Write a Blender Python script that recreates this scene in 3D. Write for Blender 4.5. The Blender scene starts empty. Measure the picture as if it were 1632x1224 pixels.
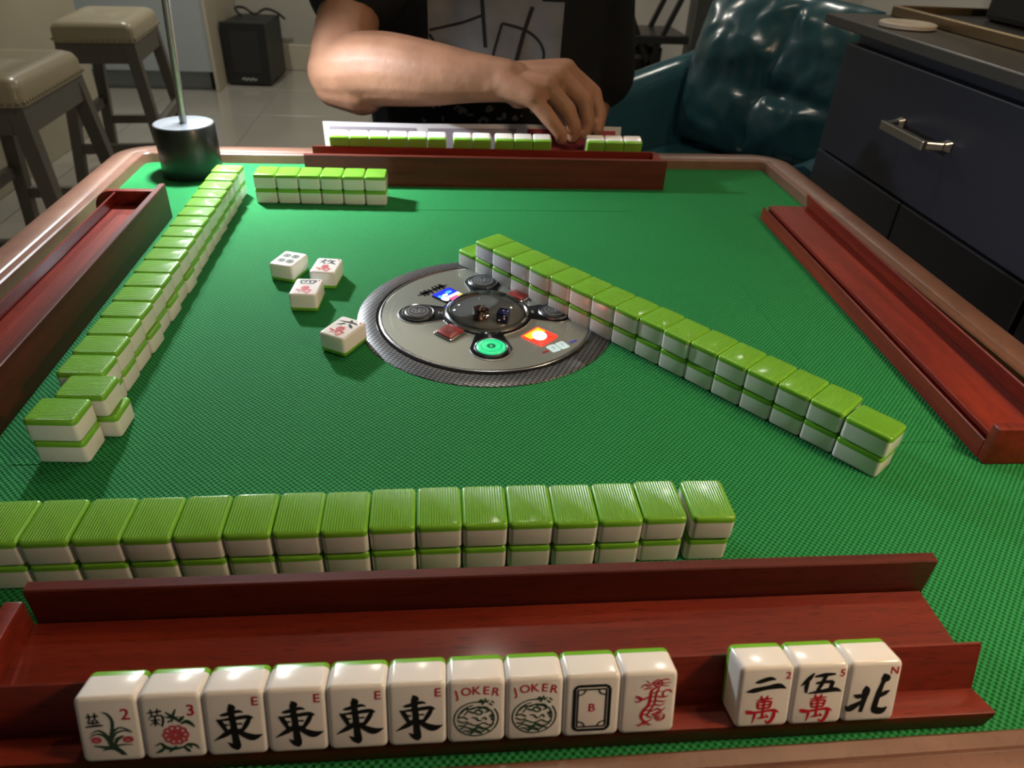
import bpy, bmesh, math, random
from mathutils import Vector, Matrix, noise as mnoise

random.seed(7)
scene = bpy.context.scene
C = scene.collection
T = 0.745                      # height of the playing felt above the floor (m)
PI = math.pi

# ------------------------------------------------------------------ camera
cam_d = bpy.data.cameras.new('camera')
cam = bpy.data.objects.new('camera', cam_d)
C.objects.link(cam)
cam_d.sensor_width = 36.0
cam_d.sensor_fit = 'HORIZONTAL'
cam_d.lens = 36.0 * 1148.07 / 1632.0
cam_d.clip_start = 0.02
cam_d.dof.use_dof = True
cam_d.dof.focus_distance = 0.52
cam_d.dof.aperture_fstop = 13.0
_r = Vector((0.995177, -0.088893, 0.041481))
_u = Vector((0.015929, 0.563695, 0.825829))
_f = Vector((0.096793, 0.821186, -0.562393))
m = Matrix.Identity(4)
for i in range(3):
    m[i][0], m[i][1], m[i][2] = _r[i], _u[i], -_f[i]
m[0][3], m[1][3], m[2][3] = 0.2312, -0.2525, 0.3280 + T
cam.matrix_world = m
scene.camera = cam

# ------------------------------------------------------------------ world, exposure
scene.view_settings.view_transform = 'Standard'
scene.view_settings.look = 'None'
scene.view_settings.gamma = 1.0
scene.view_settings.use_curve_mapping = False
scene.view_settings.exposure = 0.0
world = bpy.data.worlds.new('world')
scene.world = world
world.use_nodes = True
bg = world.node_tree.nodes['Background']
bg.inputs[0].default_value = (1.0, 0.93, 0.84, 1)
bg.inputs[1].default_value = 0.11

CEIL = 1.75                    # ceiling height above the felt
def area_light(name, loc, size, power, color, rot=(0, 0, 0)):
    d = bpy.data.lights.new(name, 'AREA')
    d.shape = 'DISK'; d.size = size; d.energy = power; d.color = color
    o = bpy.data.objects.new(name, d); C.objects.link(o)
    o.location = (loc[0], loc[1], loc[2] + T); o.rotation_euler = rot
    return o
# recessed downlights of the room (their trims are built further down)
WARM = (1.0, 0.74, 0.45)
NEUT = (1.0, 0.88, 0.72)
COOL = (1.0, 0.95, 0.84)
DOWNLIGHTS = [((1.18, 0.66), 5, WARM), ((0.24, 3.95), 13, NEUT), ((0.36, 1.10), 4.5, NEUT),  # the one over the person is added to brighten the reaching hand
              ((-1.0, 3.6), 23, COOL), ((1.5, 2.6), 7, COOL)]
for (x, y), pw, col in DOWNLIGHTS:
    area_light('downlight_glow', (x, y, CEIL - 0.012), 0.11, pw, col)

# unseen floor lamp, added for warm light from the near right (its stand is built further down)
ADDED_LAMP = (0.82, -0.15, 0.52)
fl_d = bpy.data.lights.new('added_lamp_light', 'POINT'); fl_d.energy = 11.5; fl_d.color = (1.0, 0.72, 0.46); fl_d.shadow_soft_size = 0.05
fl_l = bpy.data.objects.new('added_lamp_light', fl_d); C.objects.link(fl_l); fl_l.location = (ADDED_LAMP[0], ADDED_LAMP[1], ADDED_LAMP[2] + T)

# ------------------------------------------------------------------ material helpers
def new_mat(name):
    mt = bpy.data.materials.new(name); mt.use_nodes = True
    nt = mt.node_tree
    return mt, nt, nt.nodes['Principled BSDF']
def pmat(name, col, rough=0.5, metal=0.0, spec=0.5, coat=0.0, coat_rough=0.08, emit=None, estr=0.0, sss=0.0, var=0.0, vscale=30.0, bump=0.0, bscale=60.0):
    mt, nt, b = new_mat(name)
    b.inputs['Base Color'].default_value = (*col, 1)
    b.inputs['Roughness'].default_value = rough
    b.inputs['Metallic'].default_value = metal
    b.inputs['Specular IOR Level'].default_value = spec
    b.inputs['Coat Weight'].default_value = coat
    b.inputs['Coat Roughness'].default_value = coat_rough
    if emit:
        b.inputs['Emission Color'].default_value = (*emit, 1)
        b.inputs['Emission Strength'].default_value = estr
    if sss:
        b.inputs['Subsurface Weight'].default_value = sss
        b.inputs['Subsurface Scale'].default_value = 0.004
    N = nt.nodes.new; L = nt.links.new
    tc = N('ShaderNodeTexCoord')
    if var:
        n = N('ShaderNodeTexNoise'); n.inputs['Scale'].default_value = vscale; n.inputs['Detail'].default_value = 4
        L(tc.outputs['Object'], n.inputs['Vector'])
        mx = N('ShaderNodeMix'); mx.data_type = 'RGBA'
        mx.inputs['A'].default_value = (*[c * (1 - var) for c in col], 1)
        mx.inputs['B'].default_value = (*[min(1, c * (1 + var)) for c in col], 1)
        L(n.outputs['Fac'], mx.inputs['Factor']); L(mx.outputs['Result'], b.inputs['Base Color'])
    if bump:
        n2 = N('ShaderNodeTexNoise'); n2.inputs['Scale'].default_value = bscale; n2.inputs['Detail'].default_value = 3
        L(tc.outputs['Object'], n2.inputs['Vector'])
        bp = N('ShaderNodeBump'); bp.inputs['Strength'].default_value = bump; bp.inputs['Distance'].default_value = 0.002
        L(n2.outputs['Fac'], bp.inputs['Height']); L(bp.outputs['Normal'], b.inputs['Normal'])
    return mt

def wood_mat(name, dark, light, rough=0.28, coat=0.5, scale=(6, 90, 90), coat_rough=0.12, pores=0.15, spec=0.3):
    mt, nt, b = new_mat(name)
    N = nt.nodes.new; L = nt.links.new
    tc = N('ShaderNodeTexCoord'); mp = N('ShaderNodeMapping'); mp.inputs['Scale'].default_value = scale
    L(tc.outputs['Object'], mp.inputs['Vector'])
    n = N('ShaderNodeTexNoise'); n.inputs['Scale'].default_value = 1.0; n.inputs['Detail'].default_value = 6; n.inputs['Roughness'].default_value = 0.6
    L(mp.outputs['Vector'], n.inputs['Vector'])
    cr = N('ShaderNodeValToRGB')
    cr.color_ramp.elements[0].position = 0.3; cr.color_ramp.elements[0].color = (*dark, 1)
    cr.color_ramp.elements[1].position = 0.7; cr.color_ramp.elements[1].color = (*light, 1)
    L(n.outputs['Fac'], cr.inputs['Fac'])
    # short dark pores along the grain
    mp2 = N('ShaderNodeMapping'); mp2.inputs['Scale'].default_value = (scale[0] * 14, scale[1] * 9, scale[2] * 9)
    L(tc.outputs['Object'], mp2.inputs['Vector'])
    n2 = N('ShaderNodeTexNoise'); n2.inputs['Scale'].default_value = 1.0; n2.inputs['Detail'].default_value = 2
    L(mp2.outputs['Vector'], n2.inputs['Vector'])
    cr2 = N('ShaderNodeValToRGB')
    cr2.color_ramp.elements[0].position = 0.30; cr2.color_ramp.elements[0].color = (1 - pores * 3, 1 - pores * 3, 1 - pores * 3, 1)
    cr2.color_ramp.elements[1].position = 0.42; cr2.color_ramp.elements[1].color = (1, 1, 1, 1)
    L(n2.outputs['Fac'], cr2.inputs['Fac'])
    mx = N('ShaderNodeMix'); mx.data_type = 'RGBA'; mx.blend_type = 'MULTIPLY'; mx.inputs['Factor'].default_value = 1
    L(cr.outputs['Color'], mx.inputs['A']); L(cr2.outputs['Color'], mx.inputs['B'])
    L(mx.outputs['Result'], b.inputs['Base Color'])
    b.inputs['Roughness'].default_value = rough; b.inputs['Specular IOR Level'].default_value = spec
    b.inputs['Coat Weight'].default_value = coat; b.inputs['Coat Roughness'].default_value = coat_rough
    return mt

def felt_mat(name):
    mt, nt, b = new_mat(name)
    N = nt.nodes.new; L = nt.links.new
    tc = N('ShaderNodeTexCoord'); sx = N('ShaderNodeSeparateXYZ'); L(tc.outputs['Object'], sx.inputs[0])
    def math_(op, a, bb=None):
        k = N('ShaderNodeMath'); k.operation = op
        for i, v in enumerate((a, bb)):
            if v is None: continue
            if isinstance(v, (int, float)): k.inputs[i].default_value = v
            else: L(v, k.inputs[i])
        return k.outputs[0]
    nz = N('ShaderNodeTexNoise'); nz.inputs['Scale'].default_value = 60; L(tc.outputs['Object'], nz.inputs['Vector'])
    wob = math_('MULTIPLY', math_('SUBTRACT', nz.outputs['Fac'], 0.5), 0.0012)
    K = 2 * PI / 0.0040
    xx = math_('MULTIPLY', math_('ADD', sx.outputs[0], wob), K)
    yy = math_('MULTIPLY', math_('ADD', sx.outputs[1], wob), K)
    prod = math_('MULTIPLY', math_('SINE', xx), math_('SINE', yy))       # -1..1: woven knots on a diamond lattice
    hole = N('ShaderNodeMapRange'); hole.interpolation_type = 'SMOOTHSTEP'; hole.inputs['From Min'].default_value = -0.55; hole.inputs['From Max'].default_value = 0.85
    hole.inputs['To Min'].default_value = 1.0; hole.inputs['To Max'].default_value = 0.0; L(prod, hole.inputs['Value'])
    hgt = hole.outputs[0]
    fine = N('ShaderNodeTexNoise'); fine.inputs['Scale'].default_value = 2600; fine.inputs['Detail'].default_value = 1
    L(tc.outputs['Object'], fine.inputs['Vector'])
    tot = math_('ADD', hgt, math_('MULTIPLY', fine.outputs['Fac'], 0.35))
    big = N('ShaderNodeTexNoise'); big.inputs['Scale'].default_value = 9; L(tc.outputs['Object'], big.inputs['Vector'])
    cr = N('ShaderNodeValToRGB')
    cr.color_ramp.elements[0].position = 0.10; cr.color_ramp.elements[0].color = (0.004, 0.070, 0.019, 1)
    cr.color_ramp.elements[1].position = 0.95; cr.color_ramp.elements[1].color = (0.026, 0.255, 0.070, 1)
    L(math_('ADD', math_('MULTIPLY', tot, 0.8), math_('MULTIPLY', math_('SUBTRACT', big.outputs['Fac'], 0.5), 0.12)), cr.inputs['Fac'])
    L(cr.outputs['Color'], b.inputs['Base Color'])
    bp = N('ShaderNodeBump'); bp.inputs['Strength'].default_value = 0.7; bp.inputs['Distance'].default_value = 0.0007
    L(tot, bp.inputs['Height']); L(bp.outputs['Normal'], b.inputs['Normal'])
    b.inputs['Roughness'].default_value = 0.8; b.inputs['Specular IOR Level'].default_value = 0.12
    return mt

def ridge_mat(name, col):
    """glossy green tile back with fine lengthwise ridges on its flat face"""
    mt, nt, b = new_mat(name)
    N = nt.nodes.new; L = nt.links.new
    tc = N('ShaderNodeTexCoord'); sx = N('ShaderNodeSeparateXYZ'); L(tc.outputs['Object'], sx.inputs[0])
    mu = N('ShaderNodeMath'); mu.operation = 'MULTIPLY'; mu.inputs[1].default_value = 2 * PI / 0.00150; L(sx.outputs[0], mu.inputs[0])
    si = N('ShaderNodeMath'); si.operation = 'SINE'; L(mu.outputs[0], si.inputs[0])
    # only inside the flat field
    ab = N('ShaderNodeMath'); ab.operation = 'ABSOLUTE'; L(sx.outputs[0], ab.inputs[0])
    lt = N('ShaderNodeMath'); lt.operation = 'LESS_THAN'; lt.inputs[1].default_value = 0.0112; L(ab.outputs[0], lt.inputs[0])
    aby = N('ShaderNodeMath'); aby.operation = 'ABSOLUTE'; L(sx.outputs[1], aby.inputs[0])
    lty = N('ShaderNodeMath'); lty.operation = 'LESS_THAN'; lty.inputs[1].default_value = 0.0150; L(aby.outputs[0], lty.inputs[0])
    m1 = N('ShaderNodeMath'); m1.operation = 'MULTIPLY'; L(lt.outputs[0], m1.inputs[0]); L(lty.outputs[0], m1.inputs[1])
    m2 = N('ShaderNodeMath'); m2.operation = 'MULTIPLY'; L(m1.outputs[0], m2.inputs[0]); L(si.outputs[0], m2.inputs[1])
    bp = N('ShaderNodeBump'); bp.inputs['Strength'].default_value = 0.9; bp.inputs['Distance'].default_value = 0.0003
    L(m2.outputs[0], bp.inputs['Height']); L(bp.outputs['Normal'], b.inputs['Normal'])
    b.inputs['Base Color'].default_value = (*col, 1)
    b.inputs['Roughness'].default_value = 0.27
    b.inputs['Coat Weight'].default_value = 0.12; b.inputs['Coat Roughness'].default_value = 0.12
    return mt

def carbon_mat(name):
    mt, nt, b = new_mat(name)
    N = nt.nodes.new; L = nt.links.new
    tc = N('ShaderNodeTexCoord')
    mp = N('ShaderNodeMapping'); mp.inputs['Rotation'].default_value = (0, 0, 0.5)
    L(tc.outputs['Object'], mp.inputs['Vector'])
    br = N('ShaderNodeTexBrick'); br.inputs['Scale'].default_value = 1.0
    br.offset = 0.0; br.inputs['Brick Width'].default_value = 0.0040; br.inputs['Row Height'].default_value = 0.0029; br.inputs['Mortar Size'].default_value = 0.00050
    br.inputs['Color1'].default_value = (0.17, 0.175, 0.185, 1); br.inputs['Color2'].default_value = (0.14, 0.145, 0.155, 1); br.inputs['Mortar'].default_value = (0.006, 0.006, 0.008, 1)
    L(mp.outputs['Vector'], br.inputs['Vector']); L(br.outputs['Color'], b.inputs['Base Color'])
    bp = N('ShaderNodeBump'); bp.invert = True; bp.inputs['Strength'].default_value = 0.5; bp.inputs['Distance'].default_value = 0.0004
    L(br.outputs['Fac'], bp.inputs['Height']); L(bp.outputs['Normal'], b.inputs['Normal'])
    b.inputs['Roughness'].default_value = 0.33; b.inputs['Metallic'].default_value = 0.6; b.inputs['Specular IOR Level'].default_value = 0.9
    return mt

def brushed_mat(name, col):
    mt, nt, b = new_mat(name)
    N = nt.nodes.new; L = nt.links.new
    tc = N('ShaderNodeTexCoord')
    ln = N('ShaderNodeVectorMath'); ln.operation = 'LENGTH'; L(tc.outputs['Object'], ln.inputs[0])
    mu = N('ShaderNodeMath'); mu.operation = 'MULTIPLY'; mu.inputs[1].default_value = 900; L(ln.outputs['Value'], mu.inputs[0])
    n = N('ShaderNodeTexNoise'); n.noise_dimensions = '1D'; n.inputs['Scale'].default_value = 1; L(mu.outputs[0], n.inputs['W'])
    bp = N('ShaderNodeBump'); bp.inputs['Strength'].default_value = 0.3; bp.inputs['Distance'].default_value = 0.0004
    L(n.outputs['Fac'], bp.inputs['Height']); L(bp.outputs['Normal'], b.inputs['Normal'])
    b.inputs['Base Color'].default_value = (*col, 1); b.inputs['Metallic'].default_value = 0.6; b.inputs['Roughness'].default_value = 0.36
    b.inputs['Coat Weight'].default_value = 0.7; b.inputs['Coat Roughness'].default_value = 0.04
    return mt

def glass_mat(name):
    mt = bpy.data.materials.new(name); mt.use_nodes = True
    nt = mt.node_tree; nt.nodes.clear()
    N = nt.nodes.new; L = nt.links.new
    out = N('ShaderNodeOutputMaterial'); mix = N('ShaderNodeMixShader'); fr = N('ShaderNodeFresnel'); fr.inputs[0].default_value = 1.42
    tr = N('ShaderNodeBsdfTransparent'); tr.inputs[0].default_value = (0.86, 0.88, 0.88, 1); gl = N('ShaderNodeBsdfGlossy'); gl.inputs['Roughness'].default_value = 0.03
    L(fr.outputs[0], mix.inputs[0]); L(tr.outputs[0], mix.inputs[1]); L(gl.outputs[0], mix.inputs[2]); L(mix.outputs[0], out.inputs[0])
    return mt

M = {}
M['felt'] = felt_mat('green_felt')
M['tile_white'] = pmat('tile_white', (0.80, 0.775, 0.74), 0.16, coat=0.0, sss=0.08)
M['tile_green'] = ridge_mat('tile_green', (0.165, 0.43, 0.028))
M['ink_black'] = pmat('ink_black', (0.008, 0.010, 0.009), 0.5, spec=0.15)
M['ink_red'] = pmat('ink_red', (0.50, 0.012, 0.022), 0.5, spec=0.15)
M['ink_green'] = pmat('ink_green', (0.015, 0.060, 0.028), 0.5, spec=0.15)
M['ink_pine'] = pmat('ink_pine', (0.030, 0.070, 0.045), 0.5, spec=0.15)
M['ink_rose'] = pmat('ink_rose', (0.55, 0.07, 0.09), 0.5, spec=0.15)
M['mahogany'] = wood_mat('mahogany', (0.105, 0.0095, 0.0045), (0.21, 0.023, 0.009), rough=0.45, coat=0.10)
M['mahogany_shaded'] = wood_mat('mahogany_shaded', (0.058, 0.0085, 0.005), (0.115, 0.017, 0.009), rough=0.42, coat=0.12)  # same mahogany, darkened to put the pusher bars' shade into the colour
M['frame_wood'] = wood_mat('frame_wood', (0.125, 0.056, 0.034), (0.18, 0.085, 0.052), rough=0.42, coat=0.35, coat_rough=0.28, scale=(25, 25, 25), pores=0.05, spec=0.5)
M['black_plastic'] = pmat('black_plastic', (0.006, 0.007, 0.009), 0.22, spec=0.15)
M['black_satin'] = pmat('black_satin', (0.010, 0.012, 0.012), 0.38, coat=0.2, coat_rough=0.2)
M['chrome'] = pmat('chrome', (0.72, 0.74, 0.76), 0.14, metal=1.0)
M['base_metal'] = pmat('base_metal', (0.16, 0.17, 0.18), 0.5, metal=1.0, bump=0.3, bscale=120)
M['ring_grey'] = pmat('ring_grey', (0.34, 0.36, 0.38), 0.22, metal=1.0)
M['steel'] = pmat('steel', (0.50, 0.52, 0.54), 0.32, metal=1.0, bump=0.1, bscale=300)
M['carbon'] = carbon_mat('carbon_mesh')
M['brushed'] = brushed_mat('brushed_grey', (0.29, 0.31, 0.27))
M['glass'] = glass_mat('dome_glass')
M['navy'] = pmat('navy_paint', (0.018, 0.019, 0.030), 0.42, var=0.05)
M['counter'] = pmat('dark_counter', (0.050, 0.046, 0.040), 0.36, var=0.2, vscale=60)
M['teal'] = None

# ------------------------------------------------------------------ object helpers
def link(name, me, parent=None, mat=None, loc=(0, 0, 0), rot=(0, 0, 0)):
    o = bpy.data.objects.new(name, me); C.objects.link(o)
    if mat is not None and me is not None and not me.materials: me.materials.append(mat)
    o.parent = parent; o.location = loc; o.rotation_euler = rot
    return o
def thing(name, label, cat, loc=(0, 0, 0), rot=(0, 0, 0), group=None):
    o = bpy.data.objects.new(name, None); C.objects.link(o); o.empty_display_size = 0.02
    o.location = loc; o.rotation_euler = rot
    return tag(o, label, cat, group)
def tag(o, label, cat, group=None):
    o['label'] = label; o['category'] = cat
    if group: o['group'] = group
    return o
def struct(o):
    o['kind'] = 'structure'; return o
def smooth(me, ang=40):
    for p in me.polygons: p.use_smooth = True
    try: me.set_sharp_from_angle(angle=math.radians(ang))
    except Exception: pass
    return me

class MB:
    def __init__(s): s.v = []; s.f = []
    def add(s, vs, fs):
        n = len(s.v); s.v += [tuple(x) for x in vs]; s.f += [tuple(i + n for i in f) for f in fs]; return s
    def box(s, a, b):
        x0, y0, z0 = a; x1, y1, z1 = b
        return s.add([(x0, y0, z0), (x1, y0, z0), (x1, y1, z0), (x0, y1, z0), (x0, y0, z1), (x1, y0, z1), (x1, y1, z1), (x0, y1, z1)],
                     [(0, 3, 2, 1), (4, 5, 6, 7), (0, 1, 5, 4), (1, 2, 6, 5), (2, 3, 7, 6), (3, 0, 4, 7)])
    def rings(s, rings, cap0=True, cap1=True, closed=True):
        n = len(rings[0]); vs = [p for r in rings for p in r]; fs = []
        for k in range(len(rings) - 1):
            for i in range(n if closed else n - 1):
                j = (i + 1) % n
                fs.append((k * n + i, k * n + j, (k + 1) * n + j, (k + 1) * n + i))
        if cap0: fs.append(tuple(reversed(range(n))))
        if cap1: fs.append(tuple(range((len(rings) - 1) * n, len(rings) * n)))
        return s.add(vs, fs)
    def lathe(s, prof, seg=32, c=(0, 0, 0), cap0=True, cap1=True):
        rr = [[(c[0] + r * math.cos(2 * PI * i / seg), c[1] + r * math.sin(2 * PI * i / seg), c[2] + z) for i in range(seg)] for r, z in prof]
        return s.rings(rr, cap0, cap1)
    def tube(s, pts, rad, seg=8, cap=True):
        pts = [Vector(p) for p in pts]; n = len(pts)
        rads = rad if isinstance(rad, (list, tuple)) else [rad] * n
        rr = []; ref = None
        for i, p in enumerate(pts):
            d = (pts[min(i + 1, n - 1)] - pts[max(i - 1, 0)]).normalized()
            if ref is None: ref = d.orthogonal().normalized()
            a = (ref - d * ref.dot(d)).normalized(); b = d.cross(a); ref = a
            rr.append([tuple(p + (a * math.cos(2 * PI * k / seg) + b * math.sin(2 * PI * k / seg)) * rads[i]) for k in range(seg)])
        return s.rings(rr, cap, cap)
    def bar(s, p0, p1, w, d, up=(0, 0, 1), w1=None, d1=None):
        p0 = Vector(p0); p1 = Vector(p1); ax = (p1 - p0).normalized(); a = ax.cross(Vector(up))
        if a.length < 1e-5: a = ax.cross(Vector((0, 1, 0)))
        a.normalize(); b = a.cross(ax)
        w1 = w1 or w; d1 = d1 or d
        r0 = [tuple(p0 + a * sx * w / 2 + b * sy * d / 2) for sx, sy in ((-1, -1), (1, -1), (1, 1), (-1, 1))]
        r1 = [tuple(p1 + a * sx * w1 / 2 + b * sy * d1 / 2) for sx, sy in ((-1, -1), (1, -1), (1, 1), (-1, 1))]
        return s.rings([r0, r1])
    def mesh(s, name='m', sm=None, bevel=0.0, segs=2):
        me = bpy.data.meshes.new(name); me.from_pydata(s.v, [], s.f); me.validate()
        bm = bmesh.new(); bm.from_mesh(me)
        bmesh.ops.recalc_face_normals(bm, faces=bm.faces[:])
        if bevel:
            ed = [e for e in bm.edges if len(e.link_faces) == 2 and e.calc_face_angle(0) > 0.5]
            bmesh.ops.bevel(bm, geom=ed, offset=bevel, segments=segs, profile=0.5, affect='EDGES', clamp_overlap=True)
        bm.to_mesh(me); bm.free()
        if sm is not None: smooth(me, sm)
        return me
    def build(s, name, mat, parent=None, sm=None, bevel=0.0, segs=2, loc=(0, 0, 0), rot=(0, 0, 0)):
        return link(name, s.mesh(name, sm, bevel, segs), parent, mat, loc, rot)

def rrect(hx, hy, r, z, k=4, cx=0, cy=0):
    r = max(min(r, hx, hy), 1e-5); pts = []
    for q, (sx, sy) in enumerate(((1, 1), (-1, 1), (-1, -1), (1, -1))):
        for i in range(k + 1):
            a = q * PI / 2 + i / k * PI / 2
            pts.append((cx + sx * (hx - r) + r * math.cos(a), cy + sy * (hy - r) + r * math.sin(a), z))
    return pts
def copy_tree(root, **kw):
    r = root.copy(); C.objects.link(r)
    for ch in root.children:
        c = ch.copy(); C.objects.link(c); c.parent = r
        for g in ch.children:
            d = g.copy(); C.objects.link(d); d.parent = c
    for k, v in kw.items(): setattr(r, k, v)
    return r

# ------------------------------------------------------------------ brush strokes and lettering
def catmull(pts, n=6):
    if len(pts) < 3: return [tuple(a + (b - a) * i / n for a, b in zip(pts[0], pts[-1])) for i in range(n + 1)]
    P = [pts[0]] + list(pts) + [pts[-1]]; out = []
    for i in range(1, len(P) - 2):
        for j in range(n):
            t = j / n; row = []
            for a, b, c, d in zip(P[i - 1], P[i], P[i + 1], P[i + 2]):
                row.append(0.5 * (2 * b + (c - a) * t + (2 * a - 5 * b + 4 * c - d) * t * t + (3 * b - a - 3 * c + d) * t ** 3))
            out.append(tuple(row))
    out.append(tuple(P[-2])); return out
BOLD = [1.0]
def stroke(mb, pts, z, sc=1.0, ox=0.0, oy=0.0, n=6):
    """pts: (x, y, full width); adds a flat tapered ribbon in the xy plane"""
    q = catmull([tuple(map(float, p)) for p in pts], n)
    Lf = []; Rt = []
    for i, (x, y, w) in enumerate(q):
        x0, y0, _ = q[max(i - 1, 0)]; x1, y1, _ = q[min(i + 1, len(q) - 1)]
        d = math.hypot(x1 - x0, y1 - y0) or 1e-6; nx, ny = -(y1 - y0) / d, (x1 - x0) / d
        w = max(w * BOLD[0], 0.01) / 2
        Lf.append((ox + sc * (x + nx * w), oy + sc * (y + ny * w), z)); Rt.append((ox + sc * (x - nx * w), oy + sc * (y - ny * w), z))
    k = len(q)
    mb.add(Lf + Rt, [(i, k + i, k + i + 1, i + 1) for i in range(k - 1)])
def arc(cx, cy, r, a0, a1, w, n=18, ry=None):
    ry = ry or r
    return [(cx + r * math.cos(math.radians(a0 + (a1 - a0) * i / n)), cy + ry * math.sin(math.radians(a0 + (a1 - a0) * i / n)), w) for i in range(n + 1)]
def glyphs(mb, text, x, y, size, z, ang=0.0):
    cu = bpy.data.curves.new('glyph', 'FONT'); cu.body = text; cu.align_x = 'CENTER'; cu.align_y = 'CENTER'; cu.size = size; cu.offset = size * 0.014
    cu.resolution_u = 3
    o = bpy.data.objects.new('glyph', cu); C.objects.link(o)
    dg = bpy.context.evaluated_depsgraph_get()
    me = bpy.data.meshes.new_from_object(o.evaluated_get(dg))
    ca, sa = math.cos(ang), math.sin(ang)
    mb.add([(x + v.co.x * ca - v.co.y * sa, y + v.co.x * sa + v.co.y * ca, z) for v in me.vertices], [tuple(p.vertices) for p in me.polygons])
    bpy.data.objects.remove(o); bpy.data.curves.remove(cu); bpy.data.meshes.remove(me)

S_EAST = [[(-.13, .88, .02), (-.06, .74, .20), (-.09, .60, .16), (-.06, .2, .17), (-.03, -.4, .18), (0, -.84, .20), (.0, -1.0, .04)],
          [(0, -.98, .05), (-.13, -.83, .13), (-.30, -.66, .01)],
          [(-.46, .44, .03), (-.3, .46, .11), (.12, .57, .10), (.30, .52, .03)],
          [(-.58, .28, .03), (-.45, .14, .13), (-.30, -.20, .10)],
          [(-.56, .24, .04), (-.1, .28, .10), (.42, .34, .12), (.62, .27, .02)],
          [(.50, .30, .10), (.38, .05, .13), (.22, -.22, .09)],
          [(-.34, -.18, .06), (.25, -.17, .08)], [(-.34, .05, .06), (-.2, .04, .05)], [(.06, .07, .05), (.24, .07, .06)],
          [(-.08, -.16, .14), (-.34, -.34, .15), (-.74, -.58, .01)],
          [(.0, -.16, .10), (.28, -.38, .17), (.56, -.50, .20), (.88, -.40, .01)]]
S_WAN = [[(-.20, 1.02, .03), (-.22, .85, .12), (-.06, .70, .06)], [(.20, 1.0, .04), (.10, .82, .12), (.0, .70, .04)],
         [(-.52, .66, .04), (0, .73, .13), (.50, .76, .05)],
         [(-.42, .52, .10), (0, .56, .11), (.44, .56, .10)], [(-.42, .52, .12), (-.36, .1, .11)], [(.44, .56, .12), (.36, .12, .12)],
         [(-.38, .31, .08), (.40, .34, .08)], [(-.36, .08, .10), (.37, .11, .10)], [(.0, .60, .12), (-.01, .1, .12), (-.02, -.66, .13)],
         [(-1.06, -.02, .05), (-.9, -.16, .22), (-.5, -.20, .14), (.1, -.12, .13), (.66, -.08, .15), (.98, -.26, .04)],
         [(-.52, -.18, .14), (-.50, -.5, .12), (-.60, -.95, .03)], [(.70, -.1, .16), (.66, -.6, .17), (.42, -.98, .16), (.16, -.76, .02)],
         [(-.30, -.62, .06), (.0, -.58, .12), (.34, -.50, .06)], [(.2, -.36, .04), (.36, -.62, .12)]]
S_TWO = [[(-.42, .60, .04), (-.25, .64, .13), (.1, .74, .14), (.32, .70, .03)], [(-.72, .22, .02), (-.45, .27, .16), (.0, .36, .14), (.46, .42, .18), (.74, .30, .02)]]
S_FIVE = [[(-.30, .98, .04), (-.48, .72, .15), (-.74, .44, .02)], [(-.50, .68, .12), (-.52, .40, .13), (-.50, .14, .06)],
          [(-.26, .82, .06), (.1, .88, .13), (.50, .90, .06)], [(.16, .88, .12), (.04, .5, .12), (-.08, .22, .10)],
          [(-.18, .54, .08), (.15, .58, .10), (.44, .58, .12)], [(.44, .60, .13), (.38, .20, .11)], [(-.42, .12, .04), (.1, .19, .13), (.55, .24, .15), (.82, .14, .02)]]
S_NORTH = [[(.28, .84, .02), (.36, .66, .26), (.30, .5, .12), (.22, .1, .15), (.16, -.4, .16), (.20, -.56, .20), (.42, -.60, .20), (.58, -.46, .04)],
           [(.58, .18, .03), (.42, .08, .14), (.22, -.08, .07)],
           [(-.26, .40, .02), (-.22, .22, .20), (-.24, -.1, .15), (-.30, -.62, .10)], [(-.62, .06, .03), (-.46, .0, .14), (-.26, .04, .07)],
           [(-.86, -.36, .02), (-.70, -.46, .20), (-.44, -.30, .14), (-.20, -.10, .02)]]
S_FOUR = [[(-.56, .82, .12), (-.5, .5, .12), (-.36, .28, .08)], [(-.58, .80, .10), (0, .84, .12), (.56, .84, .12)], [(.56, .86, .12), (.44, .5, .12), (.30, .30, .06)],
          [(-.40, .32, .06), (.32, .34, .08)], [(-.16, .82, .10), (-.18, .58, .09), (-.30, .46, .03)], [(.14, .82, .10), (.13, .55, .10), (.26, .50, .06)]]
S_SIX = [[(.0, 1.0, .04), (.08, .84, .18), (.16, .72, .05)], [(-.72, .58, .03), (-.2, .66, .12), (.40, .72, .14), (.72, .60, .03)],
         [(-.16, .48, .12), (-.34, .26, .14), (-.62, .10, .02)], [(.16, .50, .06), (.36, .30, .18), (.62, .10, .10)]]
S_NINE = [[(-.62, .66, .05), (-.3, .72, .10), (.0, .78, .05)], [(-.28, .98, .10), (-.34, .6, .11), (-.62, .28, .02)], [(-.40, .50, .04), (-.12, .22, .12)],
          [(.18, .96, .05), (.08, .74, .12), (-.06, .58, .03)], [(.10, .74, .08), (.56, .78, .10)], [(.40, .76, .10), (.28, .46, .12), (.0, .18, .02)], [(.22, .58, .05), (.46, .32, .13), (.72, .22, .03)]]

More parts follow.
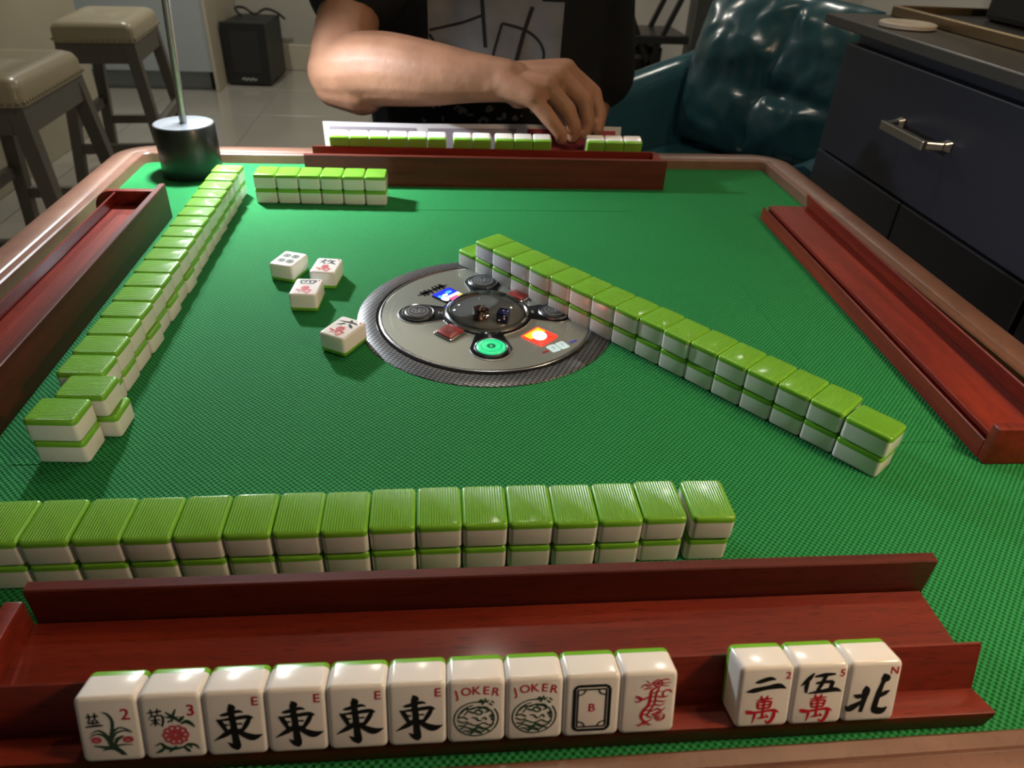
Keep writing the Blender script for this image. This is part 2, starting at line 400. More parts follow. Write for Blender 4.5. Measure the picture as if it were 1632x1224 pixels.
ORD = ['first', 'second', 'third', 'fourth', 'fifth', 'sixth', 'seventh', 'eighth', 'ninth', 'tenth', 'eleventh', 'twelfth', 'thirteenth', 'fourteenth', 'fifteenth', 'sixteenth', 'seventeenth', 'eighteenth', 'nineteenth']
tw, th_, tt = 0.0256, 0.0333, 0.0180       # tile width, length, thickness
ZS = 0.0138                                # white layer up to here (measured from the face)
def layers(zs_in):
    return [rrect(tw / 2 - i, th_ / 2 - i, 0.0029 - i * 0.6, z, 4) for z, i in zs_in]
fl = 0.0020
_white_prof = [(0, fl), (fl * .13, fl * .5), (fl * .5, fl * .13), (fl, 0), (ZS, 0)]
_green_prof = [(ZS, 0), (tt - fl, 0), (tt - fl * .5, fl * .13), (tt - fl * .13, fl * .5), (tt, fl)]
ME_WHITE_DOWN = MB().rings(layers(_white_prof), True, False).mesh('white_face', 50)
ME_GREEN_DOWN = MB().rings(layers(_green_prof), False, True).mesh('green_back', 50)
ME_WHITE_UP = MB().rings(layers([(tt - z, i) for z, i in _white_prof]), True, False).mesh('white_face', 50)
ME_GREEN_UP = MB().rings(layers([(tt - z, i) for z, i in _green_prof]), False, True).mesh('green_back', 50)
for me, mt in ((ME_WHITE_DOWN, 'tile_white'), (ME_GREEN_DOWN, 'tile_green'), (ME_WHITE_UP, 'tile_white'), (ME_GREEN_UP, 'tile_green')):
    me.materials.append(M[mt])

def tile_down(label, group, x, y, z, rz):
    t = thing('mahjong_tile', label, 'mahjong tile', (x, y, z + T), (0, 0, rz), group)
    link('white_body', ME_WHITE_DOWN, t); link('green_back', ME_GREEN_DOWN, t)
    return t
def tile_up(label, x=0, y=0, z=0, rot=(0, 0, 0), group=None):
    t = thing('mahjong_tile', label, 'mahjong tile', (x, y, z + T), rot, group)
    link('white_body', ME_WHITE_UP, t); link('green_back', ME_GREEN_UP, t)
    return t
ZP = tt + 0.00012
US = tw / 2
def ink(t, name, mat, strokes=(), letters=(), sc=1.0, ox=0.0, oy=0.0, n=6):
    mb = MB(); BOLD[0] = 1.28 if name.endswith('_character') else 1.1
    for k, s in enumerate(strokes): stroke(mb, s, ZP + 0.000004 * k, US * sc, ox * US, oy * US, n)
    BOLD[0] = 1.0
    for (tx, x, y, size, ang) in letters: glyphs(mb, tx, x * US, y * US, size * US, ZP, ang)
    me = bpy.data.meshes.new(name); me.from_pydata(mb.v, [], mb.f); me.materials.append(M[mat])
    # every print faces up out of the tile face
    bm = bmesh.new(); bm.from_mesh(me)
    for f in bm.faces:
        f.normal_update()
        if f.normal.z < 0: f.normal_flip()
    bm.to_mesh(me); bm.free()
    return link(name, me, t)

# ------------------------------------------------------------------ room shell
XL, XR, YB, YF = -2.6, 3.0, 5.2, -2.2
M['grout'] = pmat('grout', (0.16, 0.155, 0.14), 0.8)
M['floor_tile'] = pmat('floor_tile', (0.30, 0.29, 0.255), 0.16, coat=0.3, var=0.14, vscale=2.2)
M['wall_paint'] = pmat('wall_paint', (0.33, 0.325, 0.28), 0.7, var=0.03, vscale=3)
M['wall_white'] = pmat('wall_white', (0.62, 0.60, 0.56), 0.7, var=0.02, vscale=3)
M['trim_cream'] = pmat('trim_cream', (0.46, 0.42, 0.33), 0.5)
M['ceiling_paint'] = pmat('ceiling_paint', (0.55, 0.54, 0.52), 0.8)
fl_o = struct(MB().box((XL, YF, -0.05), (XR, YB, 0.0)).build('floor', M['grout']))
TS = 0.61
me_ft = MB().box((-TS / 2 + .002, -TS / 2 + .002, 0), (TS / 2 - .002, TS / 2 - .002, 0.003)).mesh('floor_tile', None, 0.0012, 1)
me_ft.materials.append(M['floor_tile'])
for i in range(9):
    for j in range(12):
        x = XL + 0.02 + TS * (i + .5); y = YB - TS * (j + .5)
        if y - TS / 2 > YF: link('floor_tile', me_ft, fl_o, None, (x, y, 0))
struct(MB().box((XL, YB, 0), (1.05, YB + .1, CEIL + T)).build('wall_back', M['wall_paint']))
struct(MB().box((1.05, YB - 0.4, 0), (XR, YB + .1, CEIL + T)).build('wall_recess', M['wall_white']))
struct(MB().box((XL - .1, YF, 0), (XL, YB, CEIL + T)).build('wall_left', M['wall_paint']))
struct(MB().box((XR, YF, 0), (XR + .1, YB, CEIL + T)).build('wall_right', M['wall_white']))
struct(MB().box((XL, YF, CEIL + T), (XR, YB, CEIL + T + .08)).build('ceiling', M['ceiling_paint']))
struct(MB().box((XL, YB - .016, 0.003), (1.05, YB - 0.001, 0.165)).build('baseboard_back', M['trim_cream'], None, None, 0.004))
M['bulb'] = pmat('bulb_diffuser', (0.9, 0.88, 0.8), 0.5, emit=(1.0, 0.8, 0.55), estr=4.0)
for k, ((x, y), pw, col) in enumerate(DOWNLIGHTS):
    d = thing('ceiling_downlight', 'recessed round ceiling downlight above ' + ('the navy cabinets', 'the tiled floor behind the person', 'the person, added to light the arm', 'the kitchen stools', 'the teal armchair')[k], 'downlight', (x, y, CEIL + T - 0.0105), (0, 0, 0), 'recessed ceiling downlights')
    MB().lathe([(0.060, 0.010), (0.060, 0.002), (0.066, 0), (0.078, 0.002), (0.080, 0.0105)], 28, cap0=False, cap1=False).build('trim_ring', M['wall_white'], d, 40)
    MB().lathe([(0.0595, 0.009), (0.0595, 0.0104)], 28).build('diffuser', M['bulb'], d, 40)

# ------------------------------------------------------------------ mahjong table
FX0, FX1, FY0, FY1 = -0.1715, 0.7150, -0.0860, 0.7850
CX, CY = 0.2740, 0.3409
table = thing('mahjong_table', 'square mahjong table with green woven felt top and mahogany rim', 'table', ((FX0 + FX1) / 2, (FY0 + FY1) / 2, 0))
tcx, tcy = table.location.x, table.location.y
hx, hy = (FX1 - FX0) / 2, (FY1 - FY0) / 2
MB().box((-hx - .004, -hy - .004, T - 0.02), (hx + .004, hy + .004, T)).build('playing_felt', M['felt'], table)
for k in range(4):   # the four lift flaps the tile walls rise through
    rr_ = []
    a, b, c, d = -0.2005, 0.2005, -0.3295, -0.2695
    pts = [(a, c), (b, c), (b, d), (a, d)]
    an = k * PI / 2
    P2 = [(CX - tcx + x * math.cos(an) - y * math.sin(an), CY - tcy + x * math.sin(an) + y * math.cos(an)) for x, y in pts]
    mb = MB(); mb.rings([[(x, y, T - .001) for x, y in P2], [(x, y, T + .00035) for x, y in P2]])
    mb.build('lift_flap', M['felt'], table)
fw = 0.0455
prof = [(-.002, -.018), (0, .0118), (.0014, .0132), (.0085, .0134), (.0096, .0122), (.0108, .0134), (.0118, .0138), (.030, .0132), (.038, .0116), (.043, .0082), (fw, .002), (fw, -.034), (.040, -.040), (-.002, -.040)]
rings = [rrect(hx + d, hy + d, .011 + max(d, 0), T + z, 8) for d, z in prof]
mb = MB(); mb.rings(rings + [rings[0]], False, False); mb.build('rim', M['frame_wood'], table, 35)
M['table_dark'] = pmat('table_body', (0.035, 0.012, 0.008), 0.4)
mb = MB(); mb.rings([rrect(hx + .015, hy + .015, .02, T - .14), rrect(hx + .015, hy + .015, .02, T - .0401)]); mb.build('apron', M['table_dark'], table)
mb = MB(); mb.rings([rrect(.24, .24, .04, .06), rrect(.20, .20, .04, T - .141)]); mb.build('pedestal', M['table_dark'], table)
mb = MB(); mb.rings([rrect(.36, .36, .05, .003), rrect(.36, .36, .05, .045), rrect(.33, .33, .05, .0595)]); mb.build('foot', M['table_dark'], table, 35)

# ------------------------------------------------------------------ tile racks
RL = 0.4755
LEAN = 0.305
def rack(name, label, x, y, ang, bar=True, cap_h=0.0335, bar_u0=0.0, ledge=0.0):
    t = thing(name, label, 'tile rack', (x, y, T + .0004), (0, 0, ang), None)
    lip = [(.0069, 0), (.0069, .0100)] if bar else [(0, 0), (0, .0148), (.0005, .0155), (.0012, .0155), (.0015, .0100)]
    pr = lip + [(.0076, .0100), (.0076, .0164), (.0082, .0170), (.0566 - ledge * .6, .0170), (.0520 - ledge * .3, .0320 + ledge * .4), (.0525 - ledge * .3, .0328 + ledge * .4), (.0535 - ledge * .3, .0327 + ledge * .4), (.0546 - ledge * .3, .0308 + ledge * .4), (.0618 - ledge * .62, .0083 + ledge), (.0766, .0130 + ledge), (.0777, .0128 + ledge), (.0780, .0105 + ledge), (.0765, 0)]
    u0, u1 = 0.0088, RL
    mb = MB(); mb.rings([[(u, -v, z) for v, z in pr] for u in (u0, u1)])
    mb.build('tray', M['mahogany'], t, 28)
    # end plate on the player's left, its player-side top corner rounded off
    c0 = .0069 if bar else 0
    cp = [(c0, 0), (c0, cap_h - .001), (c0 + .001, cap_h)]
    R = 0.020; vc, zc = .0780 - R, cap_h - R
    cp += [(vc + R * math.sin(i / 8 * PI / 2), zc + R * math.cos(i / 8 * PI / 2)) for i in range(9)]
    cp += [(.0780, 0)]
    mb = MB(); mb.rings([[(u, -v, z) for v, z in cp] for u in (0, .0086)])
    mb.build('end_plate', M['mahogany'], t, 30, 0.0008, 2)
    if bar:
        mb = MB()
        pr2 = [(0, 0), (0, .0388), (.0007, .0395), (.0060, .0395), (.0067, .0388), (.0067, 0)]
        mb.rings([[(u, -v, z) for v, z in pr2] for u in (bar_u0, RL + .003)])
        mb.build('pusher_bar', M['mahogany_shaded'], t, 28)
    return t
A_N = math.radians(-0.60); A_R = PI / 2 - math.radians(1.9); A_F = PI - math.radians(0.65); A_L = -PI / 2 + math.radians(0.17)
R_N = rack('tile_rack', 'mahogany tile rack holding the joker and east wind tiles', 0.0180, 0.0043, A_N, bar_u0=0.0100)
R_R = rack('tile_rack', 'empty low mahogany tile rack beside the navy cabinet, without a pusher bar', 0.6207, 0.1133, A_R, bar=False, cap_h=0.0312)
R_F = rack('tile_rack', 'mahogany tile rack in front of the person in black', 0.5375, 0.6915, A_F, ledge=0.0100)
R_L = rack('tile_rack', 'empty mahogany tile rack with pusher bar, beside the grey stools', -0.0778, 0.5815, A_L)

def on_rack(R, u, ledge=0.0):
    """world position and rotation of a tile leaning on the riser of rack R at distance u"""
    ang = R.rotation_euler.z
    v0, z0 = 0.0620 - ledge * .62, 0.0086 + ledge
    x = R.location.x + u * math.cos(ang) + v0 * math.sin(ang)
    y = R.location.y + u * math.sin(ang) - v0 * math.cos(ang)
    # tile local: x = width, y = up, z = face normal (green back at z=0 rests on the riser)
    ex = Vector((math.cos(ang), math.sin(ang), 0)); nv = Vector((math.sin(ang), -math.cos(ang), 0))
    ez = nv * math.cos(LEAN) + Vector((0, 0, math.sin(LEAN))); ey = ez.cross(ex)
    o = Vector((x, y, z0)) + ey * (th_ / 2)
    mt = Matrix((ex, ey, ez)).transposed()
    return (o.x, o.y, o.z), mt.to_euler()

# ------------------------------------------------------------------ hand of tiles on the near rack
def hand_tile(u, label, group=None):
    p, e = on_rack(R_N, u)
    return tile_up(label, p[0], p[1], p[2], e, group)
U0 = 0.0722
PT = 0.02575
SC = 1.0
t = hand_tile(U0, 'flower tile with green orchid spray and red number 2, end of the row')
ink(t, 'orchid_leaves', 'ink_pine', [
    [(-.06, -.75, .05), (.02, -.3, .10), (.12, .1, .10), (.14, .42, .09), (.02, .66, .07), (-.14, .74, .02)],
    [(.02, -.4, .04), (.10, -.1, .08), (.34, .1, .06), (.66, -.02, .03), (.72, -.12, .01)], [(.04, -.45, .04), (.2, -.12, .07), (.5, -.02, .05), (.7, -.12, .01)],
    [(-.04, -.5, .04), (-.12, -.15, .08), (-.36, .02, .06), (-.62, -.14, .01)], [(-.04, -.5, .04), (-.18, -.2, .07), (-.44, -.12, .05), (-.68, -.30, .01)],
    [(.12, -.6, .05), (.22, -.36, .12), (.44, -.22, .04)], [(-.56, -.58, .03), (-.2, -.66, .10), (.12, -.74, .12), (.34, -1.0, .06)],
    [(.06, -.5, .10), (.16, -.72, .14), (.34, -.90, .10), (.44, -1.02, .02)], [(.1, -.62, .08), (.4, -.58, .05), (.72, -.60, .01)], [(-.06, -.2, .10), (0, -.5, .16), (.08, -.75, .12)], [(-.3, -.78, .03), (-.04, -.72, .08), (.2, -.8, .04)]])
ink(t, 'orchid_flowers', 'ink_rose', [arc(-.44, -.36, .13, 0, 360, .07, 14, .09), arc(.56, -.38, .14, 0, 360, .07, 14, .09), [(-.54, -.34, .05), (-.34, -.36, .05)], [(.44, -.36, .05), (.68, -.38, .05)]])
ink(t, 'flower_name', 'ink_black', [[(-.66, .56, .04), (-.26, .6, .06)], [(-.56, .7, .06), (-.55, .42, .05)], [(-.36, .72, .06), (-.38, .42, .05)], [(-.62, .42, .03), (-.56, .34, .06)], [(-.46, .46, .06), (-.46, .28, .06)], [(-.30, .44, .06), (-.38, .30, .04)], [(-.72, .18, .04), (-.4, .22, .08), (-.16, .22, .05)], [(-.62, .32, .05), (-.24, .34, .05)]])
ink(t, 'number', 'ink_red', letters=[('2', .58, .60, .62, 0)])
t = hand_tile(U0 + PT, 'flower tile with round red chrysanthemum and red number 3')
ink(t, 'bloom', 'ink_rose', [arc(.08 + .30 * math.cos(a * PI / 5), -.30 + .27 * math.sin(a * PI / 5), .10, 0, 360, .07, 10) for a in range(10)] + [arc(.08, -.30, .2, 0, 360, .10, 14, .18), arc(.08, -.30, .10, 0, 360, .10, 12, .09)])
ink(t, 'stems_and_leaves', 'ink_green', [[(-.16, .62, .04), (.06, .42, .10), (.30, .2, .05)], [(.18, .74, .03), (.08, .5, .08), (.0, .22, .04)], [(-.2, .44, .03), (.02, .40, .08), (.26, .42, .02)],
    [(.2, .22, .04), (.32, .34, .12), (.42, .44, .03)], [(.28, .12, .03), (.46, .22, .13), (.62, .12, .10), (.72, -.02, .02)], [(-.02, .3, .04), (-.12, .22, .06)],
    [(-.62, -.72, .03), (-.44, -.62, .07), (-.30, -.78, .12), (-.06, -.86, .10), (.28, -.80, .07), (.46, -.70, .09), (.68, -.76, .08), (.78, -.92, .02)],
    [(-.30, -.76, .05), (-.46, -.92, .10), (-.64, -1.0, .02)], [(-.06, -.86, .10), (-.2, -.98, .05)], [(.28, -.80, .05), (.42, -.94, .10), (.48, -1.02, .02)], [(.06, -.74, .04), (-.1, -.9, .10)], [(.46, -.72, .08), (.54, -.86, .03)]])
ink(t, 'flower_name', 'ink_black', [[(-.74, .62, .04), (-.28, .68, .07)], [(-.62, .76, .05), (-.6, .54, .05)], [(-.4, .78, .05), (-.42, .56, .05)], [(-.58, .54, .05), (-.72, .36, .02)], [(-.62, .48, .05), (-.3, .5, .06), (-.26, .3, .07), (-.32, .06, .05)], [(-.66, .32, .05), (-.36, .34, .05)], [(-.5, .46, .06), (-.52, .1, .06)], [(-.52, .28, .05), (-.7, .12, .02)], [(-.5, .28, .05), (-.38, .14, .04)]])
ink(t, 'number', 'ink_red', letters=[('3', .64, .64, .62, 0)])
for k in range(4):
    t = hand_tile(U0 + PT * (2 + k), ['east wind tile next to the chrysanthemum tile', 'east wind tile, second after the chrysanthemum tile', 'east wind tile, second before the joker tiles', 'east wind tile next to a joker tile'][k], 'four east wind tiles side by side')
    ink(t, 'east_character', 'ink_black', S_EAST, oy=-.05, n=7)
    ink(t, 'letter', 'ink_red', letters=[('E', .70, .88, .48, 0)])
for k in range(2):
    t = hand_tile(U0 + PT * (6 + k), ['joker tile with coiled dragon circle, next to an east wind tile', 'joker tile with coiled dragon circle, next to the framed B tile'][k], 'two joker tiles side by side')
    rr_ = random.Random(3)
    st = [arc(0, -.28, .76, 70, 395, .045, 36, .70)]
    st += [arc(0, -.28, .62, 100, 175, .045, 10, .58), arc(0, -.28, .62, 335, 400, .045, 10, .58), arc(.0, -.28, .50, 60, 130, .04, 8, .48)]
    st += [[(.14, .52, .06), (.26, .42, .06), (.2, .30, .05)], [(.30, .56, .05), (.36, .40, .06), (.44, .50, .02)], [(.44, .36, .05), (.56, .26, .05)], [(.52, .46, .05), (.62, .36, .04)], [(.08, .46, .05), (.30, .44, .04)]]
    st += [[(-.52, -.02, .04), (-.36, .16, .06), (-.14, .14, .05), (.06, .22, .06), (.3, .16, .05), (.44, .02, .05)], [(-.40, -.1, .04), (-.26, .06, .05), (-.1, -.02, .06), (.04, .10, .06), (.22, .0, .06), (.12, -.1, .05), (-.04, -.02, .05)],
           [(.1, .14, .05), (.24, .22, .05), (.4, .16, .05), (.44, .04, .04), (.3, -.02, .05)], [(-.16, -.2, .03), (.0, -.24, .06), (.08, -.34, .06), (.2, -.36, .03)], [(.2, -.3, .04), (.3, -.22, .05), (.36, -.34, .05)], [(.46, -.2, .05), (.56, -.1, .05), (.54, -.3, .05), (.62, -.36, .03)]]
    for j in range(5):
        y0 = -.22 - .14 * j; hw = math.sqrt(max(.05, .50 - (y0 + .28) ** 2)) * .92
        xs = [-hw + 2 * hw * i / 7 for i in range(8)]
        half = [(x, y0 + .06 * math.sin(2.2 * i + j * 1.7), .05) for i, x in enumerate(xs)]
        if j < 2: half = half[:3]
        st.append(half)
        if j >= 3: st.append([(x, y - .07, .04) for x, y, w in half[2:6]])
    ink(t, 'coiled_dragon', 'ink_green', st, n=4)
    ink(t, 'lettering', 'ink_red', letters=[(c, x, y, .46, a) for c, x, y, a in (('J', -.66, .76, .22), ('O', -.34, .85, .10), ('K', 0, .88, 0), ('E', .34, .87, -.06), ('R', .66, .80, -.16))])
t = hand_tile(U0 + PT * 8, 'white dragon tile with black double frame and red letter B')
def frame_strokes(hx_, hy_, w, cut=.10):
    p = [(-hx_ + cut, hy_), (hx_ - cut, hy_), (hx_, hy_ - cut), (hx_, -hy_ + cut), (hx_ - cut, -hy_), (-hx_ + cut, -hy_), (-hx_, -hy_ + cut), (-hx_, hy_ - cut), (-hx_ + cut, hy_)]
    return [[(*p[i], w), (*p[i + 1], w)] for i in range(8)]
st = frame_strokes(.62, .92, .10, .12) + frame_strokes(.50, .78, .055, .01)
for sx in (-1, 1):
    for sy in (-1, 1): st.append([(sx * .22, sy * .78, .04), (sx * .30, sy * .62, .045), (sx * .50, sy * .54, .04)])
ink(t, 'double_frame', 'ink_black', [[(x, y - .06, w) for x, y, w in s] for s in st], n=3)
ink(t, 'letter', 'ink_red', letters=[('B', 0, -.06, .46, 0)])
t = hand_tile(U0 + PT * 9, 'red dragon tile with a red line-drawn dragon, beside the gap')
ink(t, 'dragon_drawing', 'ink_red', [
    arc(.30, .78, .14, 0, 360, .05, 14), arc(.30, .78, .05, 0, 360, .06, 8), [(.16, .86, .05), (.0, .70, .06), (-.18, .74, .05), (-.30, .60, .02)], [(.10, .62, .05), (-.1, .58, .06), (-.22, .54, .02)], [(.0, .78, .04), (-.12, .92, .02)],
    [(.42, .90, .05), (.58, .94, .05), (.72, .90, .02)], [(.44, .78, .05), (.76, .80, .02)], [(.42, .70, .05), (.70, .66, .02)],
    [(.28, .62, .06), (.10, .50, .08), (.06, .2, .10), (.02, -.1, .10), (-.16, -.36, .10), (-.22, -.6, .09), (-.06, -.82, .06), (.18, -.72, .04)], [(.36, .62, .05), (.26, .3, .06), (.24, .0, .06), (.12, -.30, .06), (.0, -.56, .06), (.2, -.66, .04)],
    [(.14, .38, .05), (.28, .40, .04)], [(.10, .22, .05), (.26, .24, .04)], [(.06, .02, .05), (.24, .06, .04)], [(.0, -.16, .05), (.2, -.12, .04)], [(-.1, -.34, .05), (.1, -.32, .04)], [(-.2, -.52, .05), (.02, -.5, .04)],
    [(.0, .22, .06), (-.2, .14, .07), (-.36, .26, .05), (-.5, .20, .02)], [(-.22, .14, .05), (-.34, .04, .05), (-.50, .08, .02)], [(-.24, .14, .05), (-.34, .16, .04), (-.46, .32, .02)],
    arc(.66, .34, .16, 20, 250, .05, 12), [(.3, .26, .05), (.46, .2, .05), (.7, .24, .03)], [(.28, .06, .05), (.5, .02, .05), (.64, .06, .02)], [(.24, -.1, .05), (.46, -.14, .04), (.6, -.04, .02)], [(.26, .44, .04), (.46, .46, .03)],
    [(.12, -.4, .05), (.34, -.28, .06), (.5, -.36, .05), (.62, -.24, .02)], [(.2, -.5, .05), (.4, -.42, .05), (.56, -.46, .02)], arc(.46, -.62, .16, 90, 400, .05, 14), arc(.46, -.62, .07, 60, 330, .05, 10), [(.3, -.58, .05), (.14, -.5, .04)],
    [(-.1, -.8, .06), (-.2, -.92, .06), (-.36, -.94, .02)], [(-.1, -.82, .06), (-.1, -1.0, .02)], [(-.06, -.8, .06), (.08, -.94, .05), (.2, -.92, .02)], [(-.2, -.9, .05), (-.3, -1.02, .02)]], oy=.06, n=4)
G2 = 0.3583
t = hand_tile(G2, 'tile with black two strokes above a red ten-thousand character')
ink(t, 'two_character', 'ink_black', S_TWO, oy=.06, n=7); ink(t, 'wan_character', 'ink_red', S_WAN, sc=.60, oy=-.50, n=5); ink(t, 'number', 'ink_red', letters=[('2', .76, .90, .42, 0)])
t = hand_tile(G2 + PT, 'tile with black five character above a red ten-thousand character')
ink(t, 'five_character', 'ink_black', S_FIVE, oy=-.02, n=7); ink(t, 'wan_character', 'ink_red', S_WAN, sc=.60, oy=-.55, n=5); ink(t, 'number', 'ink_red', letters=[('5', .76, .90, .42, 0)])
t = hand_tile(G2 + 2 * PT, 'north wind tile with bold black character and red letter N')
ink(t, 'north_character', 'ink_black', S_NORTH, sc=1.12, oy=-.14, n=7); ink(t, 'letter', 'ink_red', letters=[('N', .70, .90, .44, 0)])

# ------------------------------------------------------------------ tiles on the far player's rack
for grp, (xs, n) in enumerate(((0.0855, 6), (0.2510, 2), (0.3080, 3), (0.4350, 3))):
    for k in range(n):
        xc = xs + tw / 2 + 0.0262 * k
        u = (R_F.location.x - xc) / math.cos(math.radians(.65))
        p, e = on_rack(R_F, u, 0.0100)
        if grp < 3:
            rank = (10, 4, 2)[grp] - k
            tile_up('%s tile from the reaching fingers in the long row on the far rack' % ORD[rank], *p, e, 'long row of tiles on the far rack')
        else: tile_up('%s tile past the fingertips in the trio ending the far rack' % ORD[k], *p, e, 'trio of tiles past the fingertips')

# ------------------------------------------------------------------ the four tile walls
rj = random.Random(11)
def jig(s): return rj.uniform(-s, s)
# near wall
NX, NY, PITCH = 0.0073, 0.0336, 0.0260
for i in range(-2, 14):
    dy = -0.0002 * i * 0
    oy = {7: .0008, 8: .0016, 9: .0010, 10: .0010, 13: .0012}.get(i, 0) + jig(.0003)
    tile_down('lower tile, %s stack from the gap, face-down wall by the joker rack' % ORD[13 - i], 'lower row of the wall by the joker rack', NX + PITCH * (i + .5), NY + th_ / 2 + oy, 0, jig(.01))
    tile_down('upper tile, %s stack from the gap, face-down wall by the joker rack' % ORD[13 - i], 'upper row of the wall by the joker rack', NX + PITCH * (i + .5) + jig(.0002), NY + th_ / 2 + oy + jig(.0003), tt, jig(.01))
xe = NX + PITCH * 14.5 + .0032
tile_down('bottom tile of the end stack set slightly apart, wall by the joker rack', None, xe - .0006, NY + th_ / 2 + .0010, 0, -.012)
tile_down('top tile of the end stack set slightly apart, wall by the joker rack', None, xe, NY + th_ / 2 + .0004, tt, -.025)
# right wall, crossing the console
RX, RY, RA = 0.2661, 0.4318, math.radians(-50.91)
ex = Vector((math.cos(RA), math.sin(RA))); ny = Vector((-math.sin(RA), math.cos(RA)))
for i in range(-1, 15):
    p = Vector((RX, RY)) + ex * PITCH * (i + .5) + ny * (th_ / 2 + jig(.0004))
    if i == -1:
        tile_down('single green tile with nothing on top, open end of the diagonal wall', None, p.x, p.y, 0, RA)
        continue
    tile_down('lower tile, %s stack from the lengthwise end pair, diagonal wall across the console' % ORD[14 - i], 'lower row of the diagonal wall', p.x, p.y, 0, RA + jig(.01))
    p = p + ny * jig(.0005)
    tile_down('upper tile, %s stack from the lengthwise end pair, diagonal wall across the console' % ORD[14 - i], 'upper row of the diagonal wall', p.x, p.y, tt, RA + jig(.012))
p = Vector((RX, RY)) + ex * (PITCH * 15 + th_ / 2 + .0008) + ny * (tw / 2 - .0022)
tile_down('bottom tile turned lengthwise at the end of the diagonal wall', None, p.x, p.y, 0, RA + PI / 2 - .03)
p = p + ex * .0008
tile_down('top tile turned lengthwise at the end of the diagonal wall', None, p.x, p.y, tt, RA + PI / 2 - .03)
# left wall, beside the lamp base
ys = [.6520, .6210, .5915, .5635, .5360, .5085, .4810, .4535, .4265, .3995, .3725, .3455, .3185, .2915, .2640, .2362, .2084, .1805, .1535]
for i, y in enumerate(ys):
    x = -0.0262 + 0.0035 * i / 18
    if i == 17: x = -0.0128
    if i == 18: x = -0.0208
    xl = x + jig(.0006) + (0.002 if i in (9, 11, 13) else 0.0)
    rz = PI / 2 - math.radians(3.0)
    if i < 17:
        a, b = ('lower tile, %s stack from the lamp base in the long face-down wall' % ORD[i], 'lower row of the wall from the lamp base'), ('upper tile, %s stack from the lamp base in the long face-down wall' % ORD[i], 'upper row of the wall from the lamp base')
    elif i == 17:
        a, b = ('bottom tile of the stack slid outward, next to last in the lamp wall', None), ('top tile of the stack slid outward, next to last in the lamp wall', None)
    else:
        a, b = ('bottom tile of the end stack of the lamp wall, far from the lamp', None), ('top tile of the end stack of the lamp wall, far from the lamp', None)
    tile_down(a[0], a[1], xl + (.004 if i == 17 else 0), y, 0, rz + jig(.015))
    tile_down(b[0], b[1], x, y + jig(.0003), tt, rz + jig(.02))
# short far wall
for i in range(6):
    x = 0.0078 + 0.0266 * (i + .5); y = 0.6289 - 0.0045 * i / 5 + th_ / 2
    tile_down('lower tile, %s stack from the lamp base, short six-stack wall' % ORD[i], 'lower row of the short wall', x, y, 0, -.03 + jig(.01))
    tile_down('upper tile, %s stack from the lamp base, short six-stack wall' % ORD[i], 'upper row of the short wall', x, y, tt, -.03 + jig(.01))

# ------------------------------------------------------------------ loose face-up tiles
t = tile_up('face-up tile printed with four ring dots', .0808, .4283, 0, (0, 0, math.radians(-20)))
st = []
for sx, sy in ((-.36, .45), (.36, .45), (-.36, -.45), (.36, -.45)):
    st += [arc(sx, sy, .27, 0, 360, .06, 16), arc(sx, sy, .17, 0, 360, .05, 14), arc(sx, sy, .06, 0, 360, .07, 8)]
ink(t, 'ring_dots', 'ink_green', st, n=2)
t = tile_up('face-up red and black character tile touching the ring-dot tile', .1194, .4130, 0, (0, 0, math.radians(-8)))
ink(t, 'number_character', 'ink_black', S_NINE, oy=-.0); ink(t, 'wan_character', 'ink_red', S_WAN, sc=.56, oy=-.52); ink(t, 'number', 'ink_red', letters=[('9', .74, .96, .36, 0)])
t = tile_up('face-up four-character tile in the loose group of three', .1068, .3668, 0, (0, 0, math.radians(-5)))
ink(t, 'four_character', 'ink_black', S_FOUR, oy=.08); ink(t, 'wan_character', 'ink_red', S_WAN, sc=.58, oy=-.50); ink(t, 'number', 'ink_red', letters=[('4', .74, .96, .36, 0)])
t = tile_up('face-up six-character tile lying alone against the console rim', .1484, .2889, 0.0006, (0, 0, math.radians(-30.5)))
ink(t, 'six_character', 'ink_black', S_SIX, oy=.02); ink(t, 'wan_character', 'ink_red', S_WAN, sc=.58, oy=-.50); ink(t, 'number', 'ink_red', letters=[('6', .74, .96, .36, 0)])

# ------------------------------------------------------------------ centre console
con = thing('centre_console', 'round grey control console with glass dice dome set in the felt', 'console', (CX, CY, T))
RIM, PLT, GL = 0.1192, 0.0985, 0.0362
MB().lathe([(PLT - .001, 0.0003), (PLT - .001, .0012), (PLT, .0014), (RIM - .0012, .0009), (RIM, .0003)], 96, cap0=False, cap1=False).build('mesh_rim', M['carbon'], con, 30)
M['edge_black'] = pmat('edge_black', (0.004, 0.004, 0.005), 0.15, coat=0.5)
MB().lathe([(PLT + .0012, .0004), (PLT + .0012, .0019), (PLT + .0004, .0024), (PLT - .0012, .0024), (PLT - .0022, .0016)], 96, cap0=False, cap1=False).build('plate_edge_ring', M['ring_grey'], con, 40)
MB().lathe([(PLT + .0042, .0004), (PLT + .0040, .0017), (PLT + .0013, .0019)], 96, cap0=False, cap1=False).build('plate_surround', M['edge_black'], con, 40)
MB().lathe([(0.0, .0003), (PLT - .002, .0003), (PLT - .002, .0021), (0.0, .0022)], 96, cap0=False, cap1=False).build('brushed_plate', M['brushed'], con, 30)
